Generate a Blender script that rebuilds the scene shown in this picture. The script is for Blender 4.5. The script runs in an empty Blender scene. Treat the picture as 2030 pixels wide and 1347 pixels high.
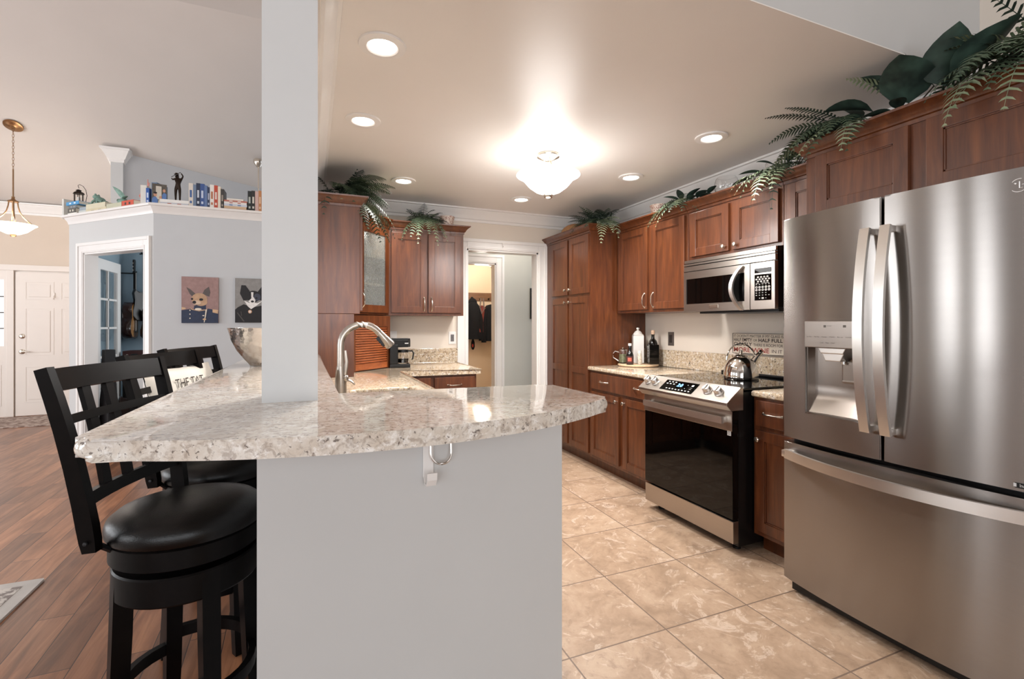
import bpy, bmesh, math, random
from mathutils import Vector, Matrix
random.seed(7)
C = bpy.context.scene.collection
PI = math.pi
sc = bpy.context.scene

# ---------------------------------------------------------------- camera, world, light, exposure
cam = bpy.data.cameras.new('camera'); camo = bpy.data.objects.new('camera', cam); C.objects.link(camo)
camo.location = (0, 0, 1.27)
camo.rotation_euler = (PI/2, 0, -math.atan2(397, 954.5))
cam.sensor_width = 36; cam.lens = 954.5*36/2030; cam.shift_y = -28.5/2030
cam.clip_start = 0.02
sc.camera = camo
sc.view_settings.view_transform = 'Standard'; sc.view_settings.look = 'None'
sc.view_settings.gamma = 1; sc.view_settings.use_curve_mapping = False
sc.view_settings.exposure = 0.0
w = bpy.data.worlds.new('World'); sc.world = w; w.use_nodes = True
bg = w.node_tree.nodes['Background']; bg.inputs[0].default_value = (.80, .88, 1, 1); bg.inputs[1].default_value = 1.6

def light(name, typ, loc, energy, color=(1, 1, 1), size=.1, size_y=None, rot=(0, 0, 0), spot=None, blend=.6, spread=None, shape=None):
    d = bpy.data.lights.new(name, typ); o = bpy.data.objects.new(name, d); C.objects.link(o)
    o.location = loc; o.rotation_euler = rot; d.energy = energy; d.color = color
    if typ == 'AREA':
        d.shape = shape or ('RECTANGLE' if size_y else 'DISK'); d.size = size
        if size_y: d.size_y = size_y
        if spread: d.spread = spread
    else:
        d.shadow_soft_size = size
        if spot: d.spot_size = spot; d.spot_blend = blend
    return o
DAY = (.955, .98, 1.0); WARM = (1.0, .90, .78)
# added area lights in unseen window openings, behind the camera and on the dining side
for k, x in enumerate((-4.6, -2.2, .4)):
    light('unseen_window_fill', 'AREA', (x, -4.38, 1.75), 62, DAY, 1.7, 2.3, (PI/2, 0, 0))
for k, y in enumerate((.2, 3.2, 6.2)):
    light('unseen_window_fill', 'AREA', (-6.88, y, 1.75), 98, DAY, 1.7, 2.3, (PI/2, 0, -PI/2))

# ---------------------------------------------------------------- materials
def lin(c):
    f = lambda v: (v/12.92 if v <= .04045 else ((v+.055)/1.055)**2.4)
    return tuple(f(x/255) for x in c)+(1,)
def nodes(m):
    m.use_nodes = True; nt = m.node_tree; return nt, nt.nodes, nt.links, nt.nodes['Principled BSDF']
def mixrgb(nt, a, b, fac, typ='MIX'):
    n = nt.nodes.new('ShaderNodeMix'); n.data_type = 'RGBA'; n.blend_type = typ
    for s, v in ((0, fac), (6, a), (7, b)):
        if hasattr(v, 'links'): nt.links.new(v, n.inputs[s])
        elif v is not None: n.inputs[s].default_value = v
    return n.outputs[2]
def tex(nt, typ, vec=None, **kw):
    n = nt.nodes.new(typ)
    for k, v in kw.items():
        if k in n.inputs: n.inputs[k].default_value = v
        else: setattr(n, k, v)
    if vec is not None: nt.links.new(vec, n.inputs['Vector'])
    return n
def ramp(nt, fac, stops):
    n = nt.nodes.new('ShaderNodeValToRGB'); e = n.color_ramp.elements
    while len(e) < len(stops): e.new(.5)
    for i, (p, c) in enumerate(stops): e[i].position = p; e[i].color = c
    nt.links.new(fac, n.inputs[0]); return n
def mapping(nt, scale=(1, 1, 1), loc=(0, 0, 0), rot=(0, 0, 0), kind='Object'):
    if kind == 'Position': s = nt.nodes.new('ShaderNodeNewGeometry').outputs['Position']
    else: s = nt.nodes.new('ShaderNodeTexCoord').outputs[kind]
    m = nt.nodes.new('ShaderNodeMapping'); nt.links.new(s, m.inputs[0])
    m.inputs[1].default_value = loc; m.inputs[2].default_value = rot; m.inputs[3].default_value = scale
    return m.outputs[0]
def bump(nt, P, h, strength=.2, dist=.01):
    b = nt.nodes.new('ShaderNodeBump'); b.inputs['Strength'].default_value = strength; b.inputs['Distance'].default_value = dist
    nt.links.new(h, b.inputs['Height']); nt.links.new(b.outputs[0], P.inputs['Normal'])
MATS = {}
def pm(name, col, rough=.5, metal=0, coat=0, var=.07, vscale=9, emit=None, es=1, trans=0, ior=1.45, bmp=0, bscale=80, spec=.5, stretch=(1, 1, 1)):
    """plain paint / plastic / metal with a slight procedural mottling"""
    if name in MATS: return MATS[name]
    m = bpy.data.materials.new(name); nt, N, L, P = nodes(m)
    c = lin(col)
    v = mapping(nt, stretch)
    n = tex(nt, 'ShaderNodeTexNoise', v, Scale=vscale, Detail=4)
    d = tuple(x*(1-var) for x in c[:3])+(1,); l = tuple(min(1, x*(1+var)) for x in c[:3])+(1,)
    L.new(ramp(nt, n.outputs[0], [(.3, d), (.7, l)]).outputs[0], P.inputs['Base Color'])
    P.inputs['Roughness'].default_value = rough; P.inputs['Metallic'].default_value = metal
    P.inputs['Coat Weight'].default_value = coat; P.inputs['Coat Roughness'].default_value = .12
    P.inputs['Transmission Weight'].default_value = trans; P.inputs['IOR'].default_value = ior
    P.inputs['Specular IOR Level'].default_value = spec
    if emit: P.inputs['Emission Color'].default_value = lin(emit); P.inputs['Emission Strength'].default_value = es
    if bmp:
        n2 = tex(nt, 'ShaderNodeTexNoise', v, Scale=bscale, Detail=3); bump(nt, P, n2.outputs[0], bmp, .004)
    MATS[name] = m; return m
def wood(name, dark, mid, light_, rough=.35, coat=.35, scale=(9, 9, .9), croug=.18):
    m = bpy.data.materials.new(name); nt, N, L, P = nodes(m)
    v = mapping(nt, scale)
    n1 = tex(nt, 'ShaderNodeTexNoise', v, Scale=3.2, Detail=6, Roughness=.62, Distortion=.6)
    v2 = mapping(nt, (scale[0]*9, scale[1]*9, scale[2]*2.2))
    n2 = tex(nt, 'ShaderNodeTexNoise', v2, Scale=3, Detail=3)
    r = ramp(nt, n1.outputs[0], [(.28, lin(dark)), (.52, lin(mid)), (.76, lin(light_))])
    c = mixrgb(nt, r.outputs[0], (.6, .56, .54, 1), ramp(nt, n2.outputs[0], [(.4, (.2,)*3+(1,)), (.62, (0, 0, 0, 1))]).outputs[0], 'MULTIPLY')
    L.new(c, P.inputs['Base Color'])
    P.inputs['Roughness'].default_value = rough; P.inputs['Coat Weight'].default_value = coat; P.inputs['Coat Roughness'].default_value = croug
    return m
def granite(name, base, warm, mid, dark, k=1.0, rough=.07):
    m = bpy.data.materials.new(name); nt, N, L, P = nodes(m)
    v = mapping(nt, kind='Position'); Z = (0, 0, 0, 1)
    n0 = tex(nt, 'ShaderNodeTexNoise', v, Scale=22, Detail=6, Roughness=.7)
    n1 = tex(nt, 'ShaderNodeTexNoise', v, Scale=62, Detail=5, Roughness=.65, Distortion=.6)
    n2 = tex(nt, 'ShaderNodeTexNoise', v, Scale=105, Detail=4, Roughness=.6, Distortion=.4)
    n3 = tex(nt, 'ShaderNodeTexNoise', v, Scale=36, Detail=6, Roughness=.75)
    n4 = tex(nt, 'ShaderNodeTexNoise', v, Scale=48, Detail=3, Roughness=.5)
    c = mixrgb(nt, lin(base), lin(warm), ramp(nt, n0.outputs[0], [(.40, Z), (.66, (.9,)*3+(1,))]).outputs[0])
    c = mixrgb(nt, c, (.88, .86, .83, 1), ramp(nt, n3.outputs[0], [(.52, Z), (.62, (.75,)*3+(1,))]).outputs[0])
    c = mixrgb(nt, c, lin(mid), ramp(nt, n1.outputs[0], [(.50, Z), (.62, (.8*k,)*3+(1,))]).outputs[0])
    c = mixrgb(nt, c, lin(dark), ramp(nt, n2.outputs[0], [(.60, Z), (.66, (.9*k,)*3+(1,))]).outputs[0])
    c = mixrgb(nt, c, lin(dark), ramp(nt, n4.outputs[0], [(.68, Z), (.71, (.9*k,)*3+(1,))]).outputs[0])
    L.new(c, P.inputs['Base Color'])
    P.inputs['Roughness'].default_value = rough; P.inputs['Coat Weight'].default_value = .2; P.inputs['Coat Roughness'].default_value = .03
    return m
def tile_floor():
    m = bpy.data.materials.new('tile_floor'); nt, N, L, P = nodes(m)
    v = mapping(nt, loc=(-.450, -1.6085, 0), kind='Position')
    b = tex(nt, 'ShaderNodeTexBrick', v, Scale=1.0, offset=0.0, squash=1.0)
    b.inputs['Mortar Size'].default_value = .0034; b.inputs['Mortar Smooth'].default_value = .15
    b.inputs['Brick Width'].default_value = .4572; b.inputs['Row Height'].default_value = .4572
    b.inputs['Color1'].default_value = (0, 0, 0, 1); b.inputs['Color2'].default_value = (1, 1, 1, 1); b.inputs['Bias'].default_value = 0
    g = mapping(nt, kind='Position')
    # shift the pattern from tile to tile
    add = nt.nodes.new('ShaderNodeVectorMath'); add.operation = 'MULTIPLY_ADD'
    L.new(b.outputs['Color'], add.inputs[0]); add.inputs[1].default_value = (7, 5, 3); L.new(g, add.inputs[2])
    p = add.outputs[0]
    n0 = tex(nt, 'ShaderNodeTexNoise', p, Scale=4.5, Detail=8, Roughness=.68, Distortion=.5)
    n1 = tex(nt, 'ShaderNodeTexNoise', p, Scale=13, Detail=7, Roughness=.75, Distortion=1.2)
    n2 = tex(nt, 'ShaderNodeTexNoise', p, Scale=7, Detail=6, Roughness=.7, Distortion=2.2)
    c = ramp(nt, n0.outputs[0], [(.3, lin((146, 121, 99))), (.5, lin((174, 147, 123))), (.72, lin((194, 170, 147)))]).outputs[0]
    c = mixrgb(nt, c, lin((132, 107, 88)), ramp(nt, n1.outputs[0], [(.52, (0, 0, 0, 1)), (.72, (.7,)*3+(1,))]).outputs[0])
    c = mixrgb(nt, c, lin((224, 205, 188)), ramp(nt, n2.outputs[0], [(.55, (0, 0, 0, 1)), (.64, (.55,)*3+(1,)), (.72, (0, 0, 0, 1))]).outputs[0])
    c = mixrgb(nt, c, lin((118, 98, 84)), b.outputs['Fac'])
    L.new(c, P.inputs['Base Color']); P.inputs['Roughness'].default_value = .42
    inv = nt.nodes.new('ShaderNodeMath'); inv.operation = 'SUBTRACT'; inv.inputs[0].default_value = 1; L.new(b.outputs['Fac'], inv.inputs[1])
    bump(nt, P, inv.outputs[0], .5, .003)
    return m
def plank_floor():
    m = bpy.data.materials.new('plank_floor'); nt, N, L, P = nodes(m)
    v = mapping(nt, kind='Position', rot=(0, 0, PI/2-.035))
    b = tex(nt, 'ShaderNodeTexBrick', v, Scale=1.0, offset=.37, offset_frequency=2, squash=1.0)
    b.inputs['Mortar Size'].default_value = .0016; b.inputs['Mortar Smooth'].default_value = .2
    b.inputs['Brick Width'].default_value = 1.15; b.inputs['Row Height'].default_value = .124; b.inputs['Bias'].default_value = 0
    b.inputs['Color1'].default_value = (0, 0, 0, 1); b.inputs['Color2'].default_value = (1, 1, 1, 1)
    g = mapping(nt, (14, 1.5, 1), kind='Position')
    add = nt.nodes.new('ShaderNodeVectorMath'); add.operation = 'MULTIPLY_ADD'
    L.new(b.outputs['Color'], add.inputs[0]); add.inputs[1].default_value = (9, 17, 3); L.new(g, add.inputs[2])
    n0 = tex(nt, 'ShaderNodeTexNoise', add.outputs[0], Scale=1.6, Detail=6, Roughness=.6, Distortion=.8)
    c = ramp(nt, n0.outputs[0], [(.25, lin((104, 68, 47))), (.5, lin((146, 99, 70))), (.78, lin((180, 130, 96)))]).outputs[0]
    c = mixrgb(nt, c, ramp(nt, b.outputs['Color'], [(0, (.62, .58, .56, 1)), (.5, (.95, .93, .92, 1)), (1, (1.25, 1.2, 1.15, 1))]).outputs[0], 1, 'MULTIPLY')
    c = mixrgb(nt, c, lin((44, 26, 20)), b.outputs['Fac'])
    L.new(c, P.inputs['Base Color']); P.inputs['Roughness'].default_value = .33
    inv = nt.nodes.new('ShaderNodeMath'); inv.operation = 'SUBTRACT'; inv.inputs[0].default_value = 1; L.new(b.outputs['Fac'], inv.inputs[1])
    bump(nt, P, inv.outputs[0], .6, .004)
    return m
def brushed(name, col, rough=.27, aniso=.75, along=(40, 2, 900)):
    m = bpy.data.materials.new(name); nt, N, L, P = nodes(m)
    v = mapping(nt, along)
    n = tex(nt, 'ShaderNodeTexNoise', v, Scale=1, Detail=3)
    c = lin(col); d = tuple(x*.95 for x in c[:3])+(1,)
    L.new(ramp(nt, n.outputs[0], [(.35, d), (.65, c)]).outputs[0], P.inputs['Base Color'])
    P.inputs['Metallic'].default_value = 1; P.inputs['Roughness'].default_value = rough
    P.inputs['Anisotropic'].default_value = aniso; P.inputs['Anisotropic Rotation'].default_value = .25
    t = nt.nodes.new('ShaderNodeTangent'); t.direction_type = 'RADIAL'; t.axis = 'Z'; L.new(t.outputs[0], P.inputs['Tangent'])
    return m
def glassm(name, col=(255, 255, 255), rough=0.0, ior=1.45, bmp=0, bscale=60, thin=True, tint=.9):
    m = bpy.data.materials.new(name); nt, N, L, P = nodes(m)
    P.inputs['Base Color'].default_value = lin(col); P.inputs['Transmission Weight'].default_value = 1
    P.inputs['Roughness'].default_value = rough; P.inputs['IOR'].default_value = ior
    v = mapping(nt)
    n = tex(nt, 'ShaderNodeTexNoise', v, Scale=bscale, Detail=2)
    if bmp: bump(nt, P, n.outputs[0], bmp, .01)
    return m
def speckle(name, base, spots, scale=60, rough=.6, lo=.5, hi=.56):
    m = bpy.data.materials.new(name); nt, N, L, P = nodes(m)
    n = tex(nt, 'ShaderNodeTexNoise', mapping(nt), Scale=scale, Detail=3, Roughness=.6)
    L.new(ramp(nt, n.outputs[0], [(lo, lin(base)), (hi, lin(spots))]).outputs[0], P.inputs['Base Color'])
    P.inputs['Roughness'].default_value = rough; return m
def leafm(name, a, b):
    m = bpy.data.materials.new(name); nt, N, L, P = nodes(m)
    n = tex(nt, 'ShaderNodeTexNoise', mapping(nt), Scale=14, Detail=2)
    L.new(ramp(nt, n.outputs[0], [(.3, lin(a)), (.7, lin(b))]).outputs[0], P.inputs['Base Color'])
    P.inputs['Roughness'].default_value = .5; P.inputs['Specular IOR Level'].default_value = .3; return m

M_CHERRY = wood('cherry_wood', (72, 36, 18), (95, 50, 24), (118, 67, 34))
M_CHERRY_IN = pm('cabinet_interior', (214, 196, 172), .6)
M_ESP = wood('black_stained_wood', (5, 4, 4), (8, 6, 6), (14, 10, 9), rough=.36, coat=0, scale=(9, 9, 9)); M_ESP.node_tree.nodes['Principled BSDF'].inputs['Specular IOR Level'].default_value = .13
M_OAK = wood('oak_board', (92, 62, 40), (122, 84, 56), (146, 104, 72), rough=.5, coat=.1, scale=(1, 9, 9))
M_GRAN = granite('bar_granite', (218, 212, 203), (200, 187, 172), (158, 144, 132), (72, 60, 56), .85)
M_GRAN2 = granite('counter_granite', (208, 192, 168), (190, 164, 132), (140, 116, 94), (58, 48, 44), 1.0)
M_TILE = tile_floor(); M_PLANK = plank_floor()
M_WALL = pm('wall_paint_grey', (196, 196, 195), .55, var=.015, vscale=3)
M_WALLK = pm('wall_paint_kitchen', (222, 211, 198), .5, var=.015, vscale=3)
M_BEIGE = pm('foyer_beige_paint', (206, 190, 174), .55, var=.02, vscale=3)
M_BLUE = pm('study_blue_paint', (150, 170, 182), .55, var=.03, vscale=3)
M_GREEN = pm('hall_sage_paint', (192, 192, 184), .55, var=.02, vscale=3)
M_TAN = pm('mudroom_tan_paint', (228, 204, 174), .55, var=.03, vscale=3)
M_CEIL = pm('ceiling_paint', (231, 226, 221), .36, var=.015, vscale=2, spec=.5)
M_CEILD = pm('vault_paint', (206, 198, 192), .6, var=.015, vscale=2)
M_TRIM = pm('white_trim_paint', (232, 229, 226), .3, var=.01)
M_DOOR = pm('door_paint', (226, 217, 209), .35, var=.01)
M_STEEL = brushed('brushed_steel', (156, 151, 147), .23, .93)
M_STEEL2 = brushed('appliance_steel', (182, 174, 166), .3, .5)
M_HANDLE = pm('satin_steel', (222, 218, 213), .33, 1, var=.03)
M_NICKEL = pm('satin_nickel', (205, 196, 184), .24, 1, var=.04)
M_CHROME = pm('polished_steel', (226, 222, 216), .06, 1, var=.02)
M_BRONZE = pm('aged_brass', (150, 116, 84), .35, 1, var=.12, vscale=30)
M_DBRONZE = pm('dark_bronze', (46, 36, 30), .4, .8, var=.2, vscale=20)
M_BLACK = pm('black_plastic', (14, 14, 15), .35, var=.1)
M_BGLASS = pm('black_glass', (3, 3, 3), .03, var=.05, spec=.35)
M_DGREY = pm('dark_grey_metal', (44, 44, 46), .4, .5, var=.08)
M_LEATHER = pm('black_leather', (5, 4, 4), .34, coat=0, spec=.4, var=.15, bmp=.12, bscale=260)
M_WHITE = pm('white_ceramic', (236, 232, 226), .18, coat=.4, var=.03)
M_INK = pm('dark_ink', (48, 34, 30), .6); M_RED = pm('red_ink', (150, 48, 32), .6)
M_MARK = pm('pale_marking', (205, 205, 205), .5); M_GMARK = pm('grey_marking', (90, 84, 78), .5)
M_LAMP = pm('lit_frosted_glass', (255, 252, 246), .3, emit=(255, 252, 247), es=3.6)
M_LAMPW = pm('lit_alabaster_glass', (255, 248, 236), .3, emit=(255, 244, 226), es=2.4)
M_BULB = pm('lit_lens', (255, 252, 246), .3, emit=(255, 250, 242), es=9.0)
M_CLEAR = glassm('clear_glass'); M_RAIN = glassm('textured_glass', (222, 228, 226), .2, 1.25, 1.0, 70); M_RAIN.node_tree.nodes['Principled BSDF'].inputs['Transmission Weight'].default_value = .84
M_DARKBOT = pm('dark_bottle_glass', (16, 14, 12), .06, coat=.5, var=.1)
M_FERN = leafm('fern_green', (44, 62, 48), (92, 108, 84)); M_FERNP = leafm('pale_fern_green', (104, 120, 92), (150, 160, 130))
M_FERND = leafm('dark_fern_green', (24, 36, 30), (54, 70, 58)); M_BROAD = leafm('magnolia_green', (26, 38, 34), (58, 78, 68))
M_STEM = pm('plant_stem', (58, 50, 38), .7)
M_BASKET = pm('woven_rattan', (168, 124, 84), .7, var=.3, vscale=60, bmp=.6, bscale=90)
M_MOSAIC = speckle('mosaic_pottery', (222, 206, 192), (150, 96, 78), 120, .4)
M_CREAM = pm('cream_fabric', (224, 218, 208), .9, var=.05, bmp=.2, bscale=300)
M_RUG = speckle('faded_rug', (206, 200, 194), (138, 130, 126), 26, .95, .46, .54)
M_MAT = speckle('foyer_rug', (176, 160, 150), (120, 100, 92), 18, .95, .44, .56)
M_VERDI = pm('verdigris', (116, 146, 134), .6, .1, var=.25, vscale=25); M_CORAL = pm('coral_pink', (206, 140, 130), .7, var=.15)

# ---------------------------------------------------------------- mesh helpers
def FR(o, U, N):
    U = Vector(U).normalized(); N = Vector(N).normalized()
    return Matrix(((U.x, N.x, 0, o[0]), (U.y, N.y, 0, o[1]), (U.z, N.z, 1, o[2]), (0, 0, 0, 1)))
def TX(o, U, V, N):
    U = Vector(U).normalized(); V = Vector(V).normalized(); N = Vector(N).normalized()
    return Matrix(((U.x, V.x, N.x, o[0]), (U.y, V.y, N.y, o[1]), (U.z, V.z, N.z, o[2]), (0, 0, 0, 1)))
def T(x, y, z, rz=0, s=1): return Matrix.Translation((x, y, z)) @ Matrix.Rotation(rz, 4, 'Z') @ Matrix.Scale(s, 4)
def dirM(o, d):
    """matrix that takes local z to direction d"""
    q = Vector((0, 0, 1)).rotation_difference(Vector(d).normalized()); return Matrix.Translation(o) @ q.to_matrix().to_4x4()
LOCAL = {}
class MB:
    def __init__(s): s.bm = bmesh.new(); s.mi = 0
    def raw(s, vs, fs, M=None):
        v = [s.bm.verts.new((M @ Vector(p)) if M is not None else p) for p in vs]; out = []
        for f in fs:
            try: q = s.bm.faces.new([v[i] for i in f]); q.material_index = s.mi; out.append(q)
            except ValueError: pass
        return v, out
    def box(s, x0, x1, y0, y1, z0, z1, M=None, bev=0):
        v, f = s.raw([(x, y, z) for z in (z0, z1) for y in (y0, y1) for x in (x0, x1)],
                     [(0, 2, 3, 1), (4, 5, 7, 6), (0, 1, 5, 4), (2, 6, 7, 3), (0, 4, 6, 2), (1, 3, 7, 5)], M)
        if bev:
            es = {e for q in f for e in q.edges}
            r = bmesh.ops.bevel(s.bm, geom=list(es), offset=bev, segments=2, affect='EDGES', profile=.6, clamp_overlap=True)
            for q in r['faces']: q.material_index = s.mi
        return s
    def prism(s, pts, z0, z1, M=None, bev=0):
        n = len(pts)
        v, f = s.raw([(x, y, z0) for x, y in pts]+[(x, y, z1) for x, y in pts],
                     [tuple(range(n))[::-1], tuple(range(n, 2*n))]+[(i, (i+1) % n, n+(i+1) % n, n+i) for i in range(n)], M)
        if bev:
            es = {e for q in f[:2] for e in q.edges}
            r = bmesh.ops.bevel(s.bm, geom=list(es), offset=bev, segments=4, affect='EDGES', profile=.5, clamp_overlap=True)
            for q in r['faces']: q.material_index = s.mi
        return s
    def lathe(s, prof, M=None, seg=28, sx=1, sy=1):
        vs, fs, n = [], [], len(prof)
        for k in range(seg):
            a = 2*PI*k/seg
            for r, z in prof: vs.append((max(r, 1e-5)*math.cos(a)*sx, max(r, 1e-5)*math.sin(a)*sy, z))
        for k in range(seg):
            for i in range(n-1):
                a, b = k*n+i, ((k+1) % seg)*n+i; fs.append((a, b, b+1, a+1))
        s.raw(vs, fs, M); return s
    def tube(s, pts, r, seg=8, M=None, cap=True, flat=1):
        pts = [Vector(p) for p in pts]; n = len(pts); rs = r if isinstance(r, (list, tuple)) else [r]*n
        t0 = (pts[1]-pts[0]).normalized(); up = Vector((0, 0, 1)) if abs(t0.z) < .95 else Vector((1, 0, 0))
        vs, fs = [], []
        for i, p in enumerate(pts):
            t = (pts[min(i+1, n-1)]-pts[max(i-1, 0)]).normalized()
            a = t.cross(up)
            if a.length < 1e-4: a = t.cross(Vector((0, 1, 0)))
            a.normalize(); b = a.cross(t).normalized()
            if i and a.dot(pa) < 0: a, b = -a, -b
            pa = a
            for k in range(seg):
                an = 2*PI*(k+.5)/seg; vs.append(p+a*math.cos(an)*rs[i]+b*math.sin(an)*rs[i]*flat)
        for i in range(n-1):
            for k in range(seg):
                fs.append((i*seg+k, i*seg+(k+1) % seg, (i+1)*seg+(k+1) % seg, (i+1)*seg+k))
        if cap: fs += [tuple(range(seg))[::-1], tuple((n-1)*seg+k for k in range(seg))]
        s.raw(vs, fs, M); return s
    def bar(s, pts, wu, wv, U, M=None):
        """rectangular bar along pts; U is the direction of its width wu (scalars or lists)"""
        pts = [Vector(p) for p in pts]; n = len(pts); U = Vector(U).normalized(); vs, fs = [], []
        wu = wu if isinstance(wu, (list, tuple)) else [wu]*n; wv = wv if isinstance(wv, (list, tuple)) else [wv]*n
        for i, p in enumerate(pts):
            t = (pts[min(i+1, n-1)]-pts[max(i-1, 0)]).normalized(); V = t.cross(U).normalized()
            for a, b in ((-1, -1), (1, -1), (1, 1), (-1, 1)): vs.append(p+U*a*wu[i]/2+V*b*wv[i]/2)
        for i in range(n-1):
            for k in range(4): fs.append((i*4+k, i*4+(k+1) % 4, (i+1)*4+(k+1) % 4, (i+1)*4+k))
        fs += [(3, 2, 1, 0), tuple((n-1)*4+k for k in range(4))]
        s.raw(vs, fs, M); return s
    def sweep(s, path, prof, side=1, closed=False, zs=None):
        """sweep a closed (out, z) profile along an XY path with mitred corners; side 1 = left of travel"""
        P = [Vector((p[0], p[1])) for p in path]; n = len(P); k = len(prof); vs, fs = [], []
        nr = []
        for i in range(n-1): d = (P[i+1]-P[i]).normalized(); nr.append(Vector((-d.y, d.x))*side)
        for i in range(n):
            a = nr[max(i-1, 0)]; b = nr[min(i, n-2)]; m = (a+b)/(1+a.dot(b))
            for o, z in prof: vs.append((P[i].x+m.x*o, P[i].y+m.y*o, z+(zs[i] if zs else 0)))
        for i in range(n-1):
            for j in range(k): fs.append((i*k+j, i*k+(j+1) % k, (i+1)*k+(j+1) % k, (i+1)*k+j))
        fs += [tuple(range(k))[::-1], tuple((n-1)*k+j for j in range(k))]
        s.raw(vs, fs); return s
    def ball(s, c, r, sc=(1, 1, 1), M=None, seg=16, rings=10):
        prof = [(r*math.sin(PI*i/rings), -r*math.cos(PI*i/rings)) for i in range(rings+1)]
        A = Matrix.Translation(c) @ Matrix.Diagonal((sc[0], sc[1], sc[2], 1))
        return s.lathe(prof, (M @ A) if M is not None else A, seg)
    def poly(s, pts, M): s.raw([(x, y, 0) for x, y in pts], [tuple(range(len(pts)))], M); return s
    def ell(s, cx, cy, rx, ry, M, rot=0, n=18):
        return s.poly([(cx+rx*math.cos(a)*math.cos(rot)-ry*math.sin(a)*math.sin(rot), cy+rx*math.cos(a)*math.sin(rot)+ry*math.sin(a)*math.cos(rot)) for a in (2*PI*i/n for i in range(n))], M)
    def text(s, txt, M, width=None, height=None, depth=.0004, bold=0):
        cu = bpy.data.curves.new('txt', 'FONT'); cu.body = txt; cu.size = 1; cu.offset = bold
        o = bpy.data.objects.new('txt', cu); C.objects.link(o)
        dg = bpy.context.evaluated_depsgraph_get(); me = bpy.data.meshes.new_from_object(o.evaluated_get(dg))
        xs = [v.co.x for v in me.vertices]; ys = [v.co.y for v in me.vertices]
        x0, x1, y0, y1 = min(xs), max(xs), min(ys), max(ys)
        ky = height/(y1-y0) if height else width/(x1-x0); kx = width/(x1-x0) if width else ky
        s.raw([((v.co.x-x0)*kx, (v.co.y-y0)*ky, depth) for v in me.vertices], [tuple(p.vertices) for p in me.polygons], M)
        bpy.data.objects.remove(o); bpy.data.curves.remove(cu); bpy.data.meshes.remove(me); return s
    def build(s, name, mat, parent=None, smooth=False, recalc=True, ang=38, label=None):
        bm = s.bm
        if recalc: bmesh.ops.recalc_face_normals(bm, faces=bm.faces[:])
        root = parent
        while root is not None and root.parent is not None: root = root.parent
        loc = Vector((0, 0, 0))
        if parent is None and bm.verts:
            lo = Vector([min(v.co[i] for v in bm.verts) for i in range(3)]); hi = Vector([max(v.co[i] for v in bm.verts) for i in range(3)])
            loc = Vector(((lo.x+hi.x)/2, (lo.y+hi.y)/2, lo.z))
            bmesh.ops.translate(bm, verts=bm.verts[:], vec=-loc)
        elif root is not None and not LOCAL.get(root.name):
            bmesh.ops.translate(bm, verts=bm.verts[:], vec=-root.location)
        if smooth:
            for f in bm.faces: f.smooth = True
            for e in bm.edges:
                if len(e.link_faces) == 2 and e.calc_face_angle(0) > math.radians(ang): e.smooth = False
        me = bpy.data.meshes.new(name); bm.to_mesh(me); bm.free()
        for m in (mat if isinstance(mat, (list, tuple)) else [mat]): me.materials.append(m)
        o = bpy.data.objects.new(name, me); C.objects.link(o)
        if parent is None: o.location = loc
        else: o.parent = parent
        if label: o['label'] = label
        return o
def tag(o, label, cat, group=None):
    o['label'] = label; o['category'] = cat
    if group: o['group'] = group
    return o
def thing(name, label, cat, loc, rz=0, group=None, local=False):
    """an Empty at the base of a thing; its parts are authored in world space unless local"""
    o = bpy.data.objects.new(name, None); C.objects.link(o); o.location = loc; o.rotation_euler = (0, 0, rz)
    o.empty_display_size = .05
    LOCAL[o.name] = local
    return tag(o, label, cat, group)
def struct(o): o['kind'] = 'structure'; return o
def dup(root, loc, rz, label):
    r = root.copy(); C.objects.link(r); r.location = loc; r.rotation_euler = (0, 0, rz); r['label'] = label
    for ch in list(root.children):
        c = ch.copy(); C.objects.link(c); c.parent = r
        for g in list(ch.children):
            d = g.copy(); C.objects.link(d); d.parent = c
    return r
def wall(name, M, L, H, Th, mat, holes=(), z0=0, parent=None):
    """panel u 0..L, v z0..H, thickness Th behind the face, rectangular holes (u0,u1,v0,v1)"""
    m = MB(); us = sorted({0, L, *[h[0] for h in holes], *[h[1] for h in holes]})
    for a, b in zip(us, us[1:]):
        cuts = sorted((h[2], h[3]) for h in holes if h[0] <= a and h[1] >= b); z = z0
        for c0, c1 in cuts:
            if c0 > z: m.box(a, b, -Th, 0, z, c0, M)
            z = c1
        if z < H: m.box(a, b, -Th, 0, z, H, M)
    return struct(m.build(name, mat, parent))

# ---------------------------------------------------------------- the room shell
XR, YB, ZC = 2.91, 4.58, 2.42            # kitchen right wall, back wall, ceiling
VH, YRID, YF = 4.52, 5.74, 8.85          # vault height, ridge line, front wall
RX, RN = (0, -1, 0), (-1, 0, 0)          # frame of faces that look towards -X
def zv(y): return 2.96+.5*(YF-y)         # sloped ceiling of the front room
struct(MB().box(-7.1, -.06, -4.6, 8.97, -.06, 0).build('floor', M_PLANK))
struct(MB().box(-.06, 3.5, -4.6, 8.97, -.06, 0).build('floor_kitchen', M_TILE))
wall('wall_right', FR((XR, YB+.12, 0), RX, RN), YB+.12+4.6, 4.6, .12, M_WALLK)
wall('wall_back', FR((.015, YB, 0), (1, 0, 0), (0, -1, 0)), XR-.015, ZC, .12, M_WALLK, [(1.418-.015, 2.20-.015, 0, 2.03)])
wall('wall_left', FR((.015, 1.52, 0), (0, 1, 0), (1, 0, 0)), 5.72-1.52, 4.6, .133, M_WALLK, [(0, 3.555-1.52, 0, 2.2)])
struct(MB().box(-.118, .015, 1.38, 1.515, 1.0705, 4.6).build('wall_post', pm('post_paint', (205, 206, 206), .5, var=.01)))
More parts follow.
